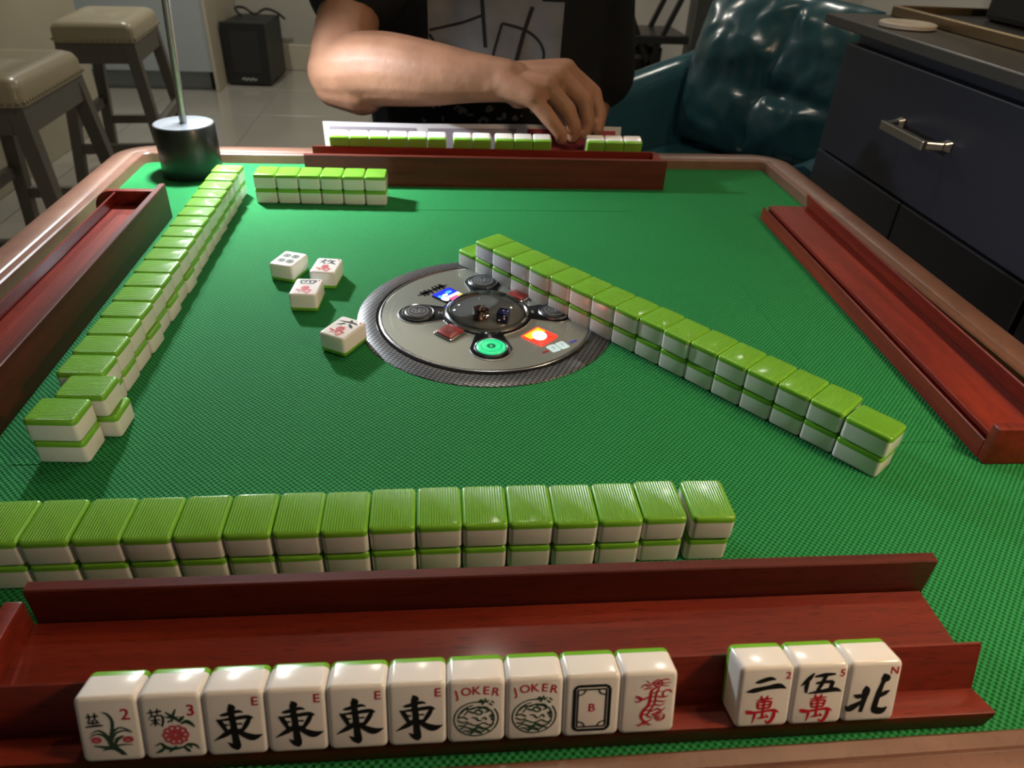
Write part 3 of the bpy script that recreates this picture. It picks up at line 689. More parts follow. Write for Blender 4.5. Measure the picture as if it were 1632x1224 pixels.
# glossy black cross with four round lobes, blended into the hub
def cross_outline():
    pts = []; d0, rl, rh = .0637, .0184, .0420
    N_ = 400
    for i in range(N_):
        a = 2 * PI * i / N_; ca, sa = math.cos(a), math.sin(a)
        lo, hi = 0.03, 0.1
        def inside(r):
            x, y = r * ca, r * sa
            k = 230.0; s = math.exp(-k * (math.hypot(x, y) - rh))
            for q in range(4):
                s += math.exp(-k * (math.hypot(x - d0 * math.cos(q * PI / 2), y - d0 * math.sin(q * PI / 2)) - rl))
            return -math.log(s) / k < 0
        r = hi
        while r > lo and not inside(r): r -= .0004
        pts.append((r * ca, r * sa))
    return pts
co = cross_outline()
mb = MB(); mb.rings([[(x, y, .0020) for x, y in co], [(x, y, .0027) for x, y in co], [(x * .99, y * .99, .0030) for x, y in co]], False, True)
mb.build('black_cross', M['black_plastic'], con, 40)
M['line_grey'] = pmat('line_grey', (0.35, 0.36, 0.36), 0.3)
mb = MB()
mb.rings([[(x * 1.000, y * 1.000, .00285) for x, y in co], [(x * 1.012, y * 1.012, .0026) for x, y in co], [(x * 1.013, y * 1.013, .0018) for x, y in co]], False, False)
mb.build('cross_outline', M['line_grey'], con, 60)
# dice bowl and dome
M['bowl'] = pmat('dice_bowl', (0.17, 0.17, 0.165), 0.35, coat=0.4)
MB().lathe([(0.0, .00315), (.024, .00315), (.032, .0034), (GL - .0006, .0042)], 56, cap0=False, cap1=False).build('dice_bowl', M['bowl'], con, 40)
MB().lathe([(GL + .0030, .0028), (GL + .0028, .0046), (GL + .0012, .0058), (GL - .0004, .0050), (GL - .0008, .0040)], 64, cap0=False, cap1=False).build('dome_ring', M['chrome'], con, 40)
MB().lathe([(GL * math.cos(a * PI / 2 / 10), .0046 + .0125 * math.sin(a * PI / 2 / 10)) for a in range(10)] + [(0.0002, .0171)], 64, cap0=False, cap1=False).build('glass_dome', M['glass'], con, 60)
# round buttons
M['btn_grey'] = pmat('button_grey', (0.035, 0.038, 0.042), 0.35, spec=0.3)
M['btn_lit'] = pmat('button_green_lit', (0.02, 0.55, 0.22), 0.3, emit=(0.03, 0.85, 0.33), estr=0.55, coat=0.4)
M['btn_red'] = pmat('button_red', (0.22, 0.022, 0.018), 0.28, coat=0.5)
M['mark_dark'] = pmat('mark_dark', (0.006, 0.05, 0.02), 0.4)
M['mark_grey'] = pmat('mark_grey', (0.30, 0.31, 0.31), 0.35)
M['mark_black'] = pmat('mark_black', (0.02, 0.02, 0.02), 0.4)
for q in range(4):
    a = q * PI / 2 - PI / 2
    x, y = .0637 * math.cos(a), .0637 * math.sin(a)
    lit = q == 0
    b = MB().lathe([(.0128, .0030), (.0126, .0046), (.0118, .0052), (.0100, .0054), (0.0002, .0054)], 40, cap0=False, cap1=False).build('round_button', M['btn_lit'] if lit else M['btn_grey'], con, 40, loc=(x, y, 0))
    MB().lathe([(.0152, .0029), (.0150, .0042), (.0142, .0049), (.0134, .0046), (.0130, .0032)], 40, cap0=False, cap1=False).build('button_ring', M['ring_grey'], b, 40)
    mk = MB()
    for s in ([arc(0, 0, .30, 0, 360, .06, 18), arc(0, 0, .16, 0, 360, .08, 12), arc(0, 0, .78, 0, 360, .03, 28)] if lit else
              [arc(0, 0, .78, 0, 360, .05, 28), arc(-.34, .0, .2, 0, 360, .06, 12), arc(.30, .0, .22, 0, 360, .07, 12), [(-.45, .32, .06), (-.2, .36, .06)], [(.0, .36, .06), (.2, .34, .06)], [(-.3, -.36, .06), (.1, -.34, .06)], [(.0, .1, .06), (.04, -.2, .06)]]):
        stroke(mk, s, .0055, .0115, n=2)
    if lit: stroke(mk, [(-.26, 0, .05), (0, .34, .05), (.26, 0, .05)], .0055, .0115, n=2); stroke(mk, [(-.26, -.02, .05), (0, -.36, .05), (.26, -.02, .05)], .0055, .0115, n=2)
    mk.build('button_mark', M['mark_dark'] if lit else M['mark_grey'], b)
# square buttons and screens on the diagonals
def diamond(r, z0, z1, cx, cy, rad=.002, ang=PI / 4, h2=None):
    s = r / math.sqrt(2); pts0 = rrect(s, h2 or s, rad, 0)
    def tr(p, z, k=1.0): return (cx + k * (p[0] * math.cos(ang) - p[1] * math.sin(ang)), cy + k * (p[0] * math.sin(ang) + p[1] * math.cos(ang)), z)
    return [[tr(p, z0) for p in pts0], [tr(p, z1 - .0005) for p in pts0], [tr(p, z1, .93) for p in pts0]]
for (sx, sy) in ((-1, -1), (1, 1)):
    x, y = .0350 * sx, .0358 * sy
    mb = MB(); mb.rings(diamond(.0152, .0028, .0036, x, y)); fr_ = mb.build('square_bezel', M['chrome'], con, 40)
    mb = MB(); mb.rings(diamond(.0132, .0030, .0052, x, y)); b = mb.build('square_button', M['btn_red'], con, 40)
    mk = MB()
    for s in (arc(0, 0, .26, 0, 360, .07, 14), [(-.55, 0, .06), (0, .55, .06), (.55, 0, .06)], [(-.55, 0, .06), (0, -.55, .06), (.55, 0, .06)], [(0, -.2, .08), (0, .2, .08)]):
        stroke(mk, s, .0053, .0098, x, y, n=2)
    mk.build('button_mark', pmat('mark_maroon', (.06, .006, .006), .4), b)
# letters on the cross arms
mk = MB()
for tx, x, y in (('E', 0.0003, -.0432), ('N', -.0432, 0), ('S', .0432, .0008), ('W', 0, .0432)):
    glyphs(mk, tx, x, y, .0062, .0032)
mk.build('wind_letters', M['mark_grey'], con)
# left-hand screen: blue picture with white and coloured bands
def emat(name, col, s): return pmat(name, tuple(c * .3 for c in col), 0.3, emit=col, estr=s)
M['scr_blue'] = emat('screen_blue', (0.002, 0.006, 0.95), 9.0); M['scr_white'] = emat('screen_white', (0.85, 0.9, 1.0), 1.8); M['scr_cyan'] = emat('screen_cyan', (0.08, 0.45, 1.0), 1.3)
M['scr_pink'] = emat('screen_pink', (0.95, 0.10, 0.25), 1.0); M['scr_yel'] = emat('screen_yellow', (0.85, 0.60, 0.15), 1.0)
M['scr_red'] = emat('screen_red', (1.0, 0.012, 0.006), 5.0); M['scr_org'] = emat('screen_orange', (1.0, 0.33, 0.01), 2.2); M['scr_hot'] = emat('screen_hot', (1.0, 0.80, 0.62), 6.0)
sx0, sy0 = -.0345, .0352
mb = MB(); mb.rings(diamond(.0180, .0028, .0034, sx0, sy0)); s1_ = mb.build('display', M['edge_black'], con, 40)
def patch(name, poly, mat, parent, cx, cy, sc, z, ang=PI / 4):
    ca, sa = math.cos(ang), math.sin(ang)
    vs = [(cx + sc * (px * ca - py * sa), cy + sc * (px * sa + py * ca), z) for px, py in poly]
    me = bpy.data.meshes.new(name); me.from_pydata(vs, [], [tuple(range(len(vs)))]); 
    return link(name, me, parent, M[mat])
def ell(cx, cy, rx, ry, n=20): return [(cx + rx * math.cos(2 * PI * i / n), cy + ry * math.sin(2 * PI * i / n)) for i in range(n)]
ss = .0118
AS = PI / 4
patch('picture', [(-.95, -.1), (.9, -.1), (.9, .95), (-.95, .95)], 'scr_blue', s1_, sx0, sy0, ss, .00345, AS)
patch('picture', [(-.5, -.4), (.95, -.4), (.95, -.06), (-.5, -.06)], 'scr_white', s1_, sx0, sy0, ss, .00346, AS)
patch('picture', [(-.5, -.95), (.4, -.95), (.4, -.42), (-.5, -.42)], 'scr_pink', s1_, sx0, sy0, ss, .00345, AS)
patch('picture', [(.42, -.8), (.95, -.8), (.95, -.42), (.42, -.42)], 'scr_yel', s1_, sx0, sy0, ss, .00345, AS)
patch('picture', ell(-.72, -.25, .28, .4), 'scr_white', s1_, sx0, sy0, ss, .00347, AS)
patch('picture', ell(-.72, .3, .2, .22), 'scr_cyan', s1_, sx0, sy0, ss, .00347, AS)
patch('picture', ell(.35, .42, .34, .2), 'scr_cyan', s1_, sx0, sy0, ss, .00347, AS)
patch('picture', ell(-.25, .22, .3, .18), 'scr_white', s1_, sx0, sy0, ss, .00348, AS)
# right-hand screen: orange to red with a glowing white oval
sx1, sy1 = .0447, -.0433
mb = MB(); mb.rings(diamond(.0172, .0020, .0030, sx1, sy1)); s2_ = mb.build('display', M['scr_red'], con, 40)
patch('picture', [(-.95, -.95), (-.1, -.95), (-.1, .95), (-.95, .95)], 'scr_org', s2_, sx1, sy1, ss * .92, .0031, AS + PI / 2 + PI)
patch('picture', ell(-.02, .0, .55, .66, 28), 'scr_hot', s2_, sx1, sy1, ss, .0032, 0.0)
# two white counter windows with digits, blue and red tags
M['cnt_white'] = emat('counter_white', (0.75, 0.95, 0.92), 0.55); M['tag_blue'] = emat('tag_blue', (0.06, 0.07, 0.55), 0.5); M['tag_red'] = emat('tag_red', (0.5, 0.03, 0.03), 0.4)
ux, uy = math.cos(PI / 4), math.sin(PI / 4)
for k, dg in ((-1, '5'), (1, '7')):
    cx_, cy_ = .0587 + k * .0050 * .86, -.0611 + k * .0050 * .5
    mb = MB(); mb.rings(diamond(.0065, .0020, .0026, cx_, cy_, .0016, math.radians(30), .0058)); w_ = mb.build('counter_window', M['cnt_white'], con, 40)
    mk = MB(); glyphs(mk, dg, cx_, cy_, .0056, .0028, math.radians(30)); mk.build('digit', M['mark_grey'], w_)
patch('tag_stripe', [(-1, -.22), (1, -.22), (1, .22), (-1, .22)], 'tag_blue', con, .0735, -.0525, .0042, .0024, math.radians(30))
patch('tag_stripe', [(-1, -.3), (1, -.3), (1, .3), (-1, .3)], 'tag_red', con, .0470, -.0690, .0034, .0024, math.radians(30))
# small dark print on the brushed plate
mk = MB(); prr = random.Random(5)
for i in range(9):
    f = i / 8; x = -.0604 + .0199 * f; y = .039 + .018 * f
    if i == 4: continue
    for j in range(3):
        dx, dy = prr.uniform(-.0009, .0009), prr.uniform(-.0009, .0009)
        stroke(mk, [(x + dx - .0006, y + dy - .0004, .0004), (x + dx + .0007, y + dy + .0005, .0004)] if j else [(x - .0006, y + .0010, .0004), (x + .0005, y - .0010, .0004)], .0024, n=1)
mk.build('plate_print', M['mark_black'], con)

# dice under the dome
def die(label, x, y, s, rz, col, name, pips_top, pips_side):
    d = thing('die', label, 'die', (CX + x, CY + y, T + .0034), (0, 0, rz))
    mt = pmat(name, col, 0.12, coat=0.6, spec=0.6)
    MB().box((-s / 2, -s / 2, 0), (s / 2, s / 2, s)).build('cube', mt, d, 40, s * .12, 3)
    wp = pmat(name + '_pip', (0.9, 0.86, 0.75), 0.3)
    def pip(px, py, pz, nrm):
        mb = MB(); r = s * .10
        if nrm == 'z': mb.lathe([(r, 0), (r * .7, .00018), (0.00005, .00024)], 12, (px, py, pz), False, False)
        else:
            mb.rings([[(px + r * k * math.cos(2 * PI * i / 12), py - o, pz + r * k * math.sin(2 * PI * i / 12)) for i in range(12)] for k, o in ((1, 0), (.7, .00018), (.05, .00024))], False, False)
        mb.build('pip', wp, d, 60)
    for (a, b) in pips_top: pip(a * s, b * s, s, 'z')
    for (a, b) in pips_side: pip(a * s, -s / 2, s / 2 + b * s, 'y')
die('translucent red die with white pips under the dome', -.0062, -.0110, .0112, math.radians(28), (0.10, 0.006, 0.004), 'die_red', ((-.25, -.25), (0, 0), (.25, .25)), ((-.25, -.25), (.25, .25), (-.25, .25), (.25, -.25), (0, 0)))
die('dark blue die showing one white pip under the dome', .0140, -.0165, .0108, math.radians(-20), (0.010, 0.012, 0.10), 'die_blue', ((0, 0),), ((-.22, -.22), (.22, .22)))

# ------------------------------------------------------------------ pole lamp at the table corner
LX, LY = -0.096, 0.7400
lamp = thing('table_lamp', 'pole lamp with black cylinder base standing on the felt corner', 'lamp', (LX, LY, T + .0004))
MB().lathe([(.0375, 0), (.0380, .001), (.0380, .0638), (.0372, .0650), (.0360, .0650)], 48, cap1=False).build('base', M['black_satin'], lamp, 40)
MB().lathe([(.0358, .0640), (.0358, .0654), (.0040, .0660)], 48, cap0=False, cap1=False).build('base_top', M['base_metal'], lamp, 40)
top = (.0105, .006, .266)
MB().tube([(0, 0, .064), (.0045, .002, .15), top], .0047, 12).build('pole', M['steel'], lamp, 60)
bulb = (top[0] + .004, top[1] + .018, top[2] - .004)
ax_l = Vector((.28, -.66, -.70)).normalized()
rot_l = Vector((0, 0, -1)).rotation_difference(ax_l).to_euler()
MB().lathe([(.006, .0265), (.018, .0240), (.0275, .009), (.0325, -.0135), (.0312, -.0140), (.0262, .008), (.016, .0215), (.006, .0235)], 36, cap0=False, cap1=False).build('added_shade', M['black_satin'], lamp, 40, loc=bulb, rot=rot_l)  # unseen shade, added and tilted to block the bulb's light on the elbow
MB().tube([top, (bulb[0] - ax_l.x * .025, bulb[1] - ax_l.y * .025, bulb[2] - ax_l.z * .025)], .0040, 10).build('added_shade_arm', M['steel'], lamp, 60)
LAMP_P = (LX + bulb[0], LY + bulb[1], bulb[2])
pl = bpy.data.lights.new('lamp_bulb_light', 'POINT'); pl.energy = 24.0; pl.color = (0.86, 0.93, 1.0); pl.shadow_soft_size = 0.017
plo = bpy.data.objects.new('lamp_bulb_light', pl); C.objects.link(plo); plo.location = (LAMP_P[0], LAMP_P[1], LAMP_P[2] + T)

# ------------------------------------------------------------------ printed card behind the far tiles
M['card_white'] = pmat('card_white', (0.40, 0.38, 0.38), 0.35, coat=0.3)
M['card_grey'] = pmat('card_grey', (0.17, 0.145, 0.165), 0.4)
M['card_red'] = pmat('card_red', (0.20, 0.010, 0.018), 0.4)
card = thing('score_card', 'white folded score card with red panel standing behind the far tiles', 'card', (0.285, 0.806, T + .0136))
fold = [(-.213, .000), (-.075, -.004), (.068, .004), (.213, -.001)]
def card_pt(s, h, off=0.0):
    for k in range(3):
        if s <= fold[k + 1][0] or k == 2:
            f = (s - fold[k][0]) / (fold[k + 1][0] - fold[k][0]); y = fold[k][1] + f * (fold[k + 1][1] - fold[k][1]); break
    return (s * (1 + h * .6), y + h * .66 - off * .8, h + off * .6)
for k in range(3):
    a, b = fold[k][0], fold[k + 1][0]
    mb = MB(); mb.rings([[card_pt(a, 0), card_pt(b, 0), card_pt(b, .034), card_pt(a, .034)], [card_pt(a, 0, .0012), card_pt(b, 0, .0012), card_pt(b, .034, .0012), card_pt(a, .034, .0012)]])
    pn = mb.build('card_panel', M['card_white'], card)
    mb = MB(); mb.rings([[card_pt(x, h, .00125) for x, h in ((a + .008, .002), (b - .008, .002), (b - .008, .0285), (a + .008, .0285))], [card_pt(x, h, .0016) for x, h in ((a + .008, .002), (b - .008, .002), (b - .008, .0285), (a + .008, .0285))]])
    mb.build('printed_field', M['card_red'] if k == 2 else M['card_grey'], pn)

# ------------------------------------------------------------------ person reaching over the far rack
def capsule(mb, p0, p1, r0, r1, seg=16):
    p0 = Vector(p0); p1 = Vector(p1); ax = p1 - p0; L = ax.length or 1e-6; ax.normalize()
    a = ax.orthogonal().normalized(); b = ax.cross(a); rr_ = []
    for i in range(5):
        t_ = PI / 2 * (i + .15) / 5.15
        rr_.append((-r0 * math.cos(t_), r0 * math.sin(t_)))
    for i in range(5, -1, -1):
        if i == 5: rr_.append((L, r1)); continue
        t_ = PI / 2 * (i + .15) / 5.15
        rr_.append((L + r1 * math.cos(t_), r1 * math.sin(t_)))
    mb.rings([[tuple(p0 + ax * d + (a * math.cos(2 * PI * k / seg) + b * math.sin(2 * PI * k / seg)) * r) for k in range(seg)] for d, r in rr_])
def fuse(name, mb, voxel, iters, factor=0.5):
    """merge overlapping volumes into one continuous skin"""
    me = mb.mesh('tmp'); o = bpy.data.objects.new('tmp', me); C.objects.link(o)
    r = o.modifiers.new('r', 'REMESH'); r.mode = 'VOXEL'; r.voxel_size = voxel; r.use_smooth_shade = True
    s = o.modifiers.new('s', 'SMOOTH'); s.iterations = iters; s.factor = factor
    dg = bpy.context.evaluated_depsgraph_get()
    out = bpy.data.meshes.new_from_object(o.evaluated_get(dg)); out.name = name
    bpy.data.objects.remove(o); bpy.data.meshes.remove(me)
    for p in out.polygons: p.use_smooth = True
    return out
def skin_mat():
    mt, nt, b = new_mat('skin'); N = nt.nodes.new; L = nt.links.new
    tc = N('ShaderNodeTexCoord')
    n1 = N('ShaderNodeTexNoise'); n1.inputs['Scale'].default_value = 16; n1.inputs['Detail'].default_value = 5
    L(tc.outputs['Object'], n1.inputs['Vector'])
    cr = N('ShaderNodeValToRGB'); cr.color_ramp.elements[0].position = .32; cr.color_ramp.elements[0].color = (0.22, 0.105, 0.060, 1)
    cr.color_ramp.elements[1].position = .68; cr.color_ramp.elements[1].color = (0.33, 0.165, 0.100, 1)
    L(n1.outputs['Fac'], cr.inputs['Fac']); L(cr.outputs['Color'], b.inputs['Base Color'])
    n2 = N('ShaderNodeTexNoise'); n2.inputs['Scale'].default_value = 240; n2.inputs['Detail'].default_value = 3
    n3 = N('ShaderNodeTexNoise'); n3.inputs['Scale'].default_value = 34; n3.inputs['Detail'].default_value = 2
    L(tc.outputs['Object'], n2.inputs['Vector']); L(tc.outputs['Object'], n3.inputs['Vector'])
    ad = N('ShaderNodeMath'); ad.operation = 'MULTIPLY_ADD'; ad.inputs[1].default_value = 4.0; L(n3.outputs['Fac'], ad.inputs[0]); L(n2.outputs['Fac'], ad.inputs[2])
    bp = N('ShaderNodeBump'); bp.inputs['Strength'].default_value = .28; bp.inputs['Distance'].default_value = .0012
    L(ad.outputs[0], bp.inputs['Height']); L(bp.outputs['Normal'], b.inputs['Normal'])
    b.inputs['Roughness'].default_value = .55; b.inputs['Specular IOR Level'].default_value = .35; b.inputs['Subsurface Weight'].default_value = .12; b.inputs['Subsurface Scale'].default_value = .006
    b.inputs['Subsurface Radius'].default_value = (1, .35, .2)
    return mt
M['skin'] = skin_mat()
PX, PY = .32, 1.16
person = thing('person', 'person in black printed T-shirt reaching a bent arm to the far tiles', 'person', (PX, PY, 0.003))
def W_(p): return (p[0] - PX, p[1] - PY, p[2] + T - .003)
mb = MB()
def cap_(a, b, ra, rb): capsule(mb, W_(a), W_(b), ra, rb)
# trunk, neck, head
cap_((.24, 1.17, -.20), (.22, 1.14, .24), .09, .09); cap_((.40, 1.17, -.20), (.42, 1.14, .24), .09, .09); cap_((.32, 1.17, -.2), (.32, 1.13, .26), .10, .10)
cap_((.16, 1.13, .31), (.48, 1.13, .31), .055, .055); cap_((.32, 1.13, .30), (.32, 1.10, .42), .062, .056)
HZ = .50
cap_((.32, 1.075, HZ - .02), (.32, 1.085, HZ + .045), .074, .080); cap_((.32, 1.04, HZ - .07), (.32, 1.07, HZ), .045, .062)
cap_((.32, 1.005, HZ + .012), (.32, .985, HZ - .022), .010, .016)                      # nose
cap_((.30, 1.00, HZ - .052), (.34, 1.00, HZ - .052), .010, .010)                       # lips
for s in (-1, 1):
    cap_((.32 + s * .018, 1.012, HZ + .030), (.32 + s * .046, 1.022, HZ + .030), .012, .011)   # brow
    cap_((.32 + s * .076, 1.085, HZ + .02), (.32 + s * .080, 1.09, HZ - .025), .014, .010)     # ear
# right arm (bent across the rack)
def limb(pts, n=7):
    q = catmull([(*p, r) for p, r in pts], n)
    for i in range(len(q) - 1): cap_(q[i][:3], q[i + 1][:3], max(q[i][3], .004), max(q[i + 1][3], .004))
limb([((.145, 1.125, .295), .054), ((.118, 1.03, .215), .049), ((.099, .962, .158), .046), ((.090, .918, .112), .046)])
limb([((.084, .912, .098), .044), ((.112, .895, .104), .0505), ((.155, .872, .111), .0510), ((.2166, .840, .113), .0445), ((.275, .816, .1145), .0345), ((.325, .800, .1145), .0285)])
cap_((.079, .905, .080), (.118, .888, .084), .031, .042)
cap_((.304, .786, .112), (.322, .782, .112), .013, .012)
FNG = {'pinky': ([(.3590, .766, .1010), (.3847, .757, .0740), (.3990, .757, .0580), (.4035, .761, .0480)], (.0130, .0112, .0098, .0088)),
       'ring': ([(.3800, .783, .1125), (.4119, .776, .0830), (.4225, .773, .0600), (.4215, .777, .0470)], (.0138, .0118, .0104, .0094)),
       'middle': ([(.3985, .803, .1220), (.4380, .799, .0900), (.4455, .792, .0620), (.4400, .789, .0480)], (.0142, .0122, .0108, .0096)),
       'index': ([(.4120, .824, .1260), (.4550, .823, .0955), (.4650, .813, .0660), (.4615, .802, .0490)], (.0142, .0122, .0108, .0096))}
for nm, (pts, rs) in FNG.items():
    k = ('pinky', 'ring', 'middle', 'index').index(nm)
    cap_((.325, .788 + .008 * k, .113 + .001 * k), pts[0], .0225, rs[0] + .0016)
    for i in range(3): cap_(pts[i], pts[i + 1], rs[i], rs[i + 1])
    cap_(pts[0], pts[0], rs[0] + .0022, rs[0] + .0022)
    cap_(pts[1], pts[1], rs[1] + .0009, rs[1] + .0009)
cap_((.345, .795, .098), (.380, .805, .100), .020, .018)
for a, b, ra, rb in (((.330, .815, .105), (.368, .838, .084), .018, .0150), ((.368, .838, .084), (.402, .826, .070), .0130, .0112), ((.402, .826, .070), (.425, .806, .058), .0110, .0090)): cap_(a, b, ra, rb)
# left arm (lowered beside the body, hand in the lap)
cap_((.495, 1.125, .295), (.535, 1.20, .03), .056, .044); cap_((.535, 1.20, .03), (.47, 1.05, -.12), .044, .030); cap_((.47, 1.05, -.12), (.42, 1.00, -.135), .028, .030)
for k in range(4): cap_((.425, 1.00 + .016 * k - .024, -.135), (.365, .99 + .015 * k - .024, -.150), .011, .008)
cap_((.44, 1.03, -.13), (.40, 1.05, -.14), .012, .009)
# legs
for s in (-1, 1):
    x = PX + s * .095
    cap_((x, 1.18, -.225), (x + s * .02, .90, -.225), .072, .060); cap_((x + s * .02, .90, -.225), (x + s * .02, .90, -.67), .052, .036); cap_((x + s * .02, .91, -.712), (x + s * .03, .79, -.716), .030, .026)
body = link('body', fuse('body', mb, .0034, 6, .5), person, M['skin'])
# clothing
mb = MB()
cap_((.225, 1.165, -.17), (.215, 1.135, .24), .118, .112); cap_((.415, 1.165, -.17), (.425, 1.135, .24), .118, .112); cap_((.32, 1.155, -.17), (.32, 1.130, .25), .130, .118)
cap_((.155, 1.13, .305), (.485, 1.13, .305), .075, .075); cap_((.25, 1.13, .34), (.39, 1.13, .34), .06, .06)
cap_((.150, 1.125, .295), (.112, 1.010, .205), .078, .076); cap_((.490, 1.125, .295), (.535, 1.19, .05), .078, .066)
sh_me = fuse('shirt', mb, .0060, 9, .6)
_nrm = [v.normal.copy() for v in sh_me.vertices]
for v, vn in zip(sh_me.vertices, _nrm):      # soft folds running down from the shoulders
    n_ = mnoise.noise(Vector((v.co.x * 9 + .35 * v.co.z * 9, v.co.y * 5, v.co.z * 3.2))) + .5 * mnoise.noise(Vector((v.co.x * 24, v.co.y * 9, v.co.z * 7 + 3)))
    v.co += vn * (.0075 * n_)
M['shirt'] = pmat('black_cotton', (0.0085, 0.0095, 0.0110), 0.82, spec=.25, bump=.2, bscale=700)
M['print_grey'] = pmat('shirt_print_grey', (0.17, 0.175, 0.185), 0.8, spec=.2, var=.35, vscale=26)
M['print_fold_black'] = pmat('shirt_print_fold_black', (0.006, 0.006, 0.008), 0.8)
M['denim'] = pmat('dark_denim', (0.022, 0.032, 0.055), 0.85, var=.25, vscale=90)
M['hair'] = pmat('dark_hair', (0.012, 0.010, 0.009), 0.5, bump=.5, bscale=160)
shirt = link('t_shirt', sh_me, person, M['shirt'])
bpy.context.view_layer.update()
from mathutils.bvhtree import BVHTree
bvh = BVHTree.FromPolygons([v.co.copy() for v in sh_me.vertices], [tuple(p.vertices) for p in sh_me.polygons])
def on_shirt(x, z, off):
    o = Vector((x - PX, -.6, z + T - .003)); h = bvh.ray_cast(o, Vector((0, 1, 0)))
    y = h[0].y if h[0] is not None else -.12
    return (x - PX, y - off, z + T - .003)
# grey printed panel, its upper right corner cut away as the picture fades out
cols, rows = 30, 22
def panel_pt(i, j, off): 
    f, g = i / cols, j / rows
    x = .218 + f * (.436 - .218); z = .068 + g * .165
    return on_shirt(x, z, off)
mb = MB(); gv = [panel_pt(i, j, .0016) for j in range(rows + 1) for i in range(cols + 1)]; gf = []
for j in range(rows):
    for i in range(cols):
        f, g = (i + .5) / cols, (j + .5) / rows
        if f > .70 and g > .78 - .25 * (f - .70): continue
        gf.append((j * (cols + 1) + i, j * (cols + 1) + i + 1, (j + 1) * (cols + 1) + i + 1, (j + 1) * (cols + 1) + i))
mb.add(gv, gf); prt = mb.build('shirt_print', M['print_grey'], shirt, 80)
def cloth_line(pts, w, mat, name='print_fold_line', off=.0024, par=None):
    q = catmull([(x, z, 0) for x, z in pts], 8); mb = MB(); Lf = []; Rt = []
    for i in range(len(q)):
        x0, z0, _ = q[max(i - 1, 0)]; x1, z1, _ = q[min(i + 1, len(q) - 1)]; d = math.hypot(x1 - x0, z1 - z0) or 1e-6
        nx, nz = -(z1 - z0) / d * w / 2, (x1 - x0) / d * w / 2; x, z, _ = q[i]
        Lf.append(on_shirt(x + nx, z + nz, off)); Rt.append(on_shirt(x - nx, z - nz, off))
    k = len(q); mb.add(Lf + Rt, [(i, k + i, k + i + 1, i + 1) for i in range(k - 1)])
    return mb.build(name, M[mat], par or prt)
cloth_line([(.220, .142), (.262, .151), (.306, .168)], .0042, 'print_fold_black')
cloth_line([(.220, .136), (.232, .118), (.245, .100)], .0042, 'print_fold_black')
cloth_line([(.336, .156), (.326, .122), (.320, .098)], .0042, 'print_fold_black')
cloth_line([(.336, .156), (.372, .147), (.398, .130), (.408, .108), (.400, .082)], .0042, 'print_fold_black')
cloth_line([(.320, .098), (.352, .090), (.372, .084)], .0042, 'print_fold_black')
cloth_line([(.300, .232), (.303, .19), (.31, .12)], .006, 'print_fold_black'); cloth_line([(.385, .18), (.372, .14), (.362, .10)], .007, 'print_fold_black')  # shade of cloth folds painted as black stripes over the print
M['print_pale'] = pmat('shirt_print_pale', (0.17, 0.16, 0.15), 0.8)
prl = random.Random(4)
for k in range(13):
    x = .208 + .0155 * k + prl.uniform(-.006, .006); z = .010 + prl.uniform(-.011, .011)
    dx, dz = prl.uniform(-.008, .012), prl.uniform(-.010, .010)
    cloth_line([(x, z), (x + dx * .5 + .003, z + dz), (x + dx + .006, z + dz * .3)], prl.uniform(.003, .009), 'print_pale' if k % 3 else 'print_grey', 'print_mark', par=shirt)
mb = MB()
for s in (-1, 1):
    x = PX + s * .095
    cap_((x, 1.18, -.222), (x + s * .02, .90, -.222), .084, .070); cap_((x + s * .02, .90, -.222), (x + s * .02, .90, -.66), .062, .050)
cap_((.25, 1.19, -.20), (.39, 1.19, -.20), .10, .10)
link('trousers', fuse('trousers', mb, .008, 6), person, M['denim'])
for s in (-1, 1):
    x = PX + s * .117
    mb = MB(); capsule(mb, (x - PX, .925 - PY, .045), (x + s * .012 - PX, .79 - PY, .042), .042, .036); 
    me_s = fuse('shoe', mb, .006, 3)
    for v in me_s.vertices: v.co.z = max(v.co.z, 0.001)
    link('shoe', me_s, person, M['black_satin'])
mb = MB(); cap_((.32, 1.095, HZ + .055), (.32, 1.115, HZ + .02), .084, .082); cap_((.32, 1.13, HZ - .03), (.32, 1.12, HZ), .066, .07)
link('hair', fuse('hair', mb, .006, 3), person, M['hair'])
M['eye'] = pmat('eye', (0.75, 0.73, 0.70), .2); M['iris'] = pmat('iris', (0.03, 0.018, 0.010), .2)
for s in (-1, 1):
    e = MB(); e.lathe([(.012 * math.sin(i / 8 * PI) + 1e-5, -.012 * math.cos(i / 8 * PI)) for i in range(9)], 16, cap0=False, cap1=False)
    eo = e.build('eye', M['eye'], person, 80, loc=W_((.32 + s * .031, 1.018, HZ + .008)))
    i_ = MB(); i_.lathe([(.0055, 0), (.003, .0012), (.0001, .0016)], 14, cap0=False, cap1=False); i_.build('iris', M['iris'], eo, 80, loc=(0, -.0113, 0), rot=(PI / 2, 0, 0))

# chair the person sits on
M['chair_dark'] = pmat('chair_dark_wood', (0.030, 0.022, 0.018), .45)
ch = thing('dining_chair', 'plain dark wooden chair the person sits on', 'chair', (PX, 1.21, 0.003))
MB().box((-.21, -.20, .402), (.21, .21, .432)).build('seat', M['chair_dark'], ch, None, .006)
for sx in (-1, 1):
    MB().bar((sx * .185, -.175, 0), (sx * .185, -.175, .401), .036, .036).build('leg', M['chair_dark'], ch)
    MB().bar((sx * .185, .30, 0), (sx * .185, .235, .80), .036, .036).build('leg', M['chair_dark'], ch)
MB().bar((-.167, .247, .70), (.167, .247, .70), .018, .16).build('backrest', M['chair_dark'], ch, None, .004)

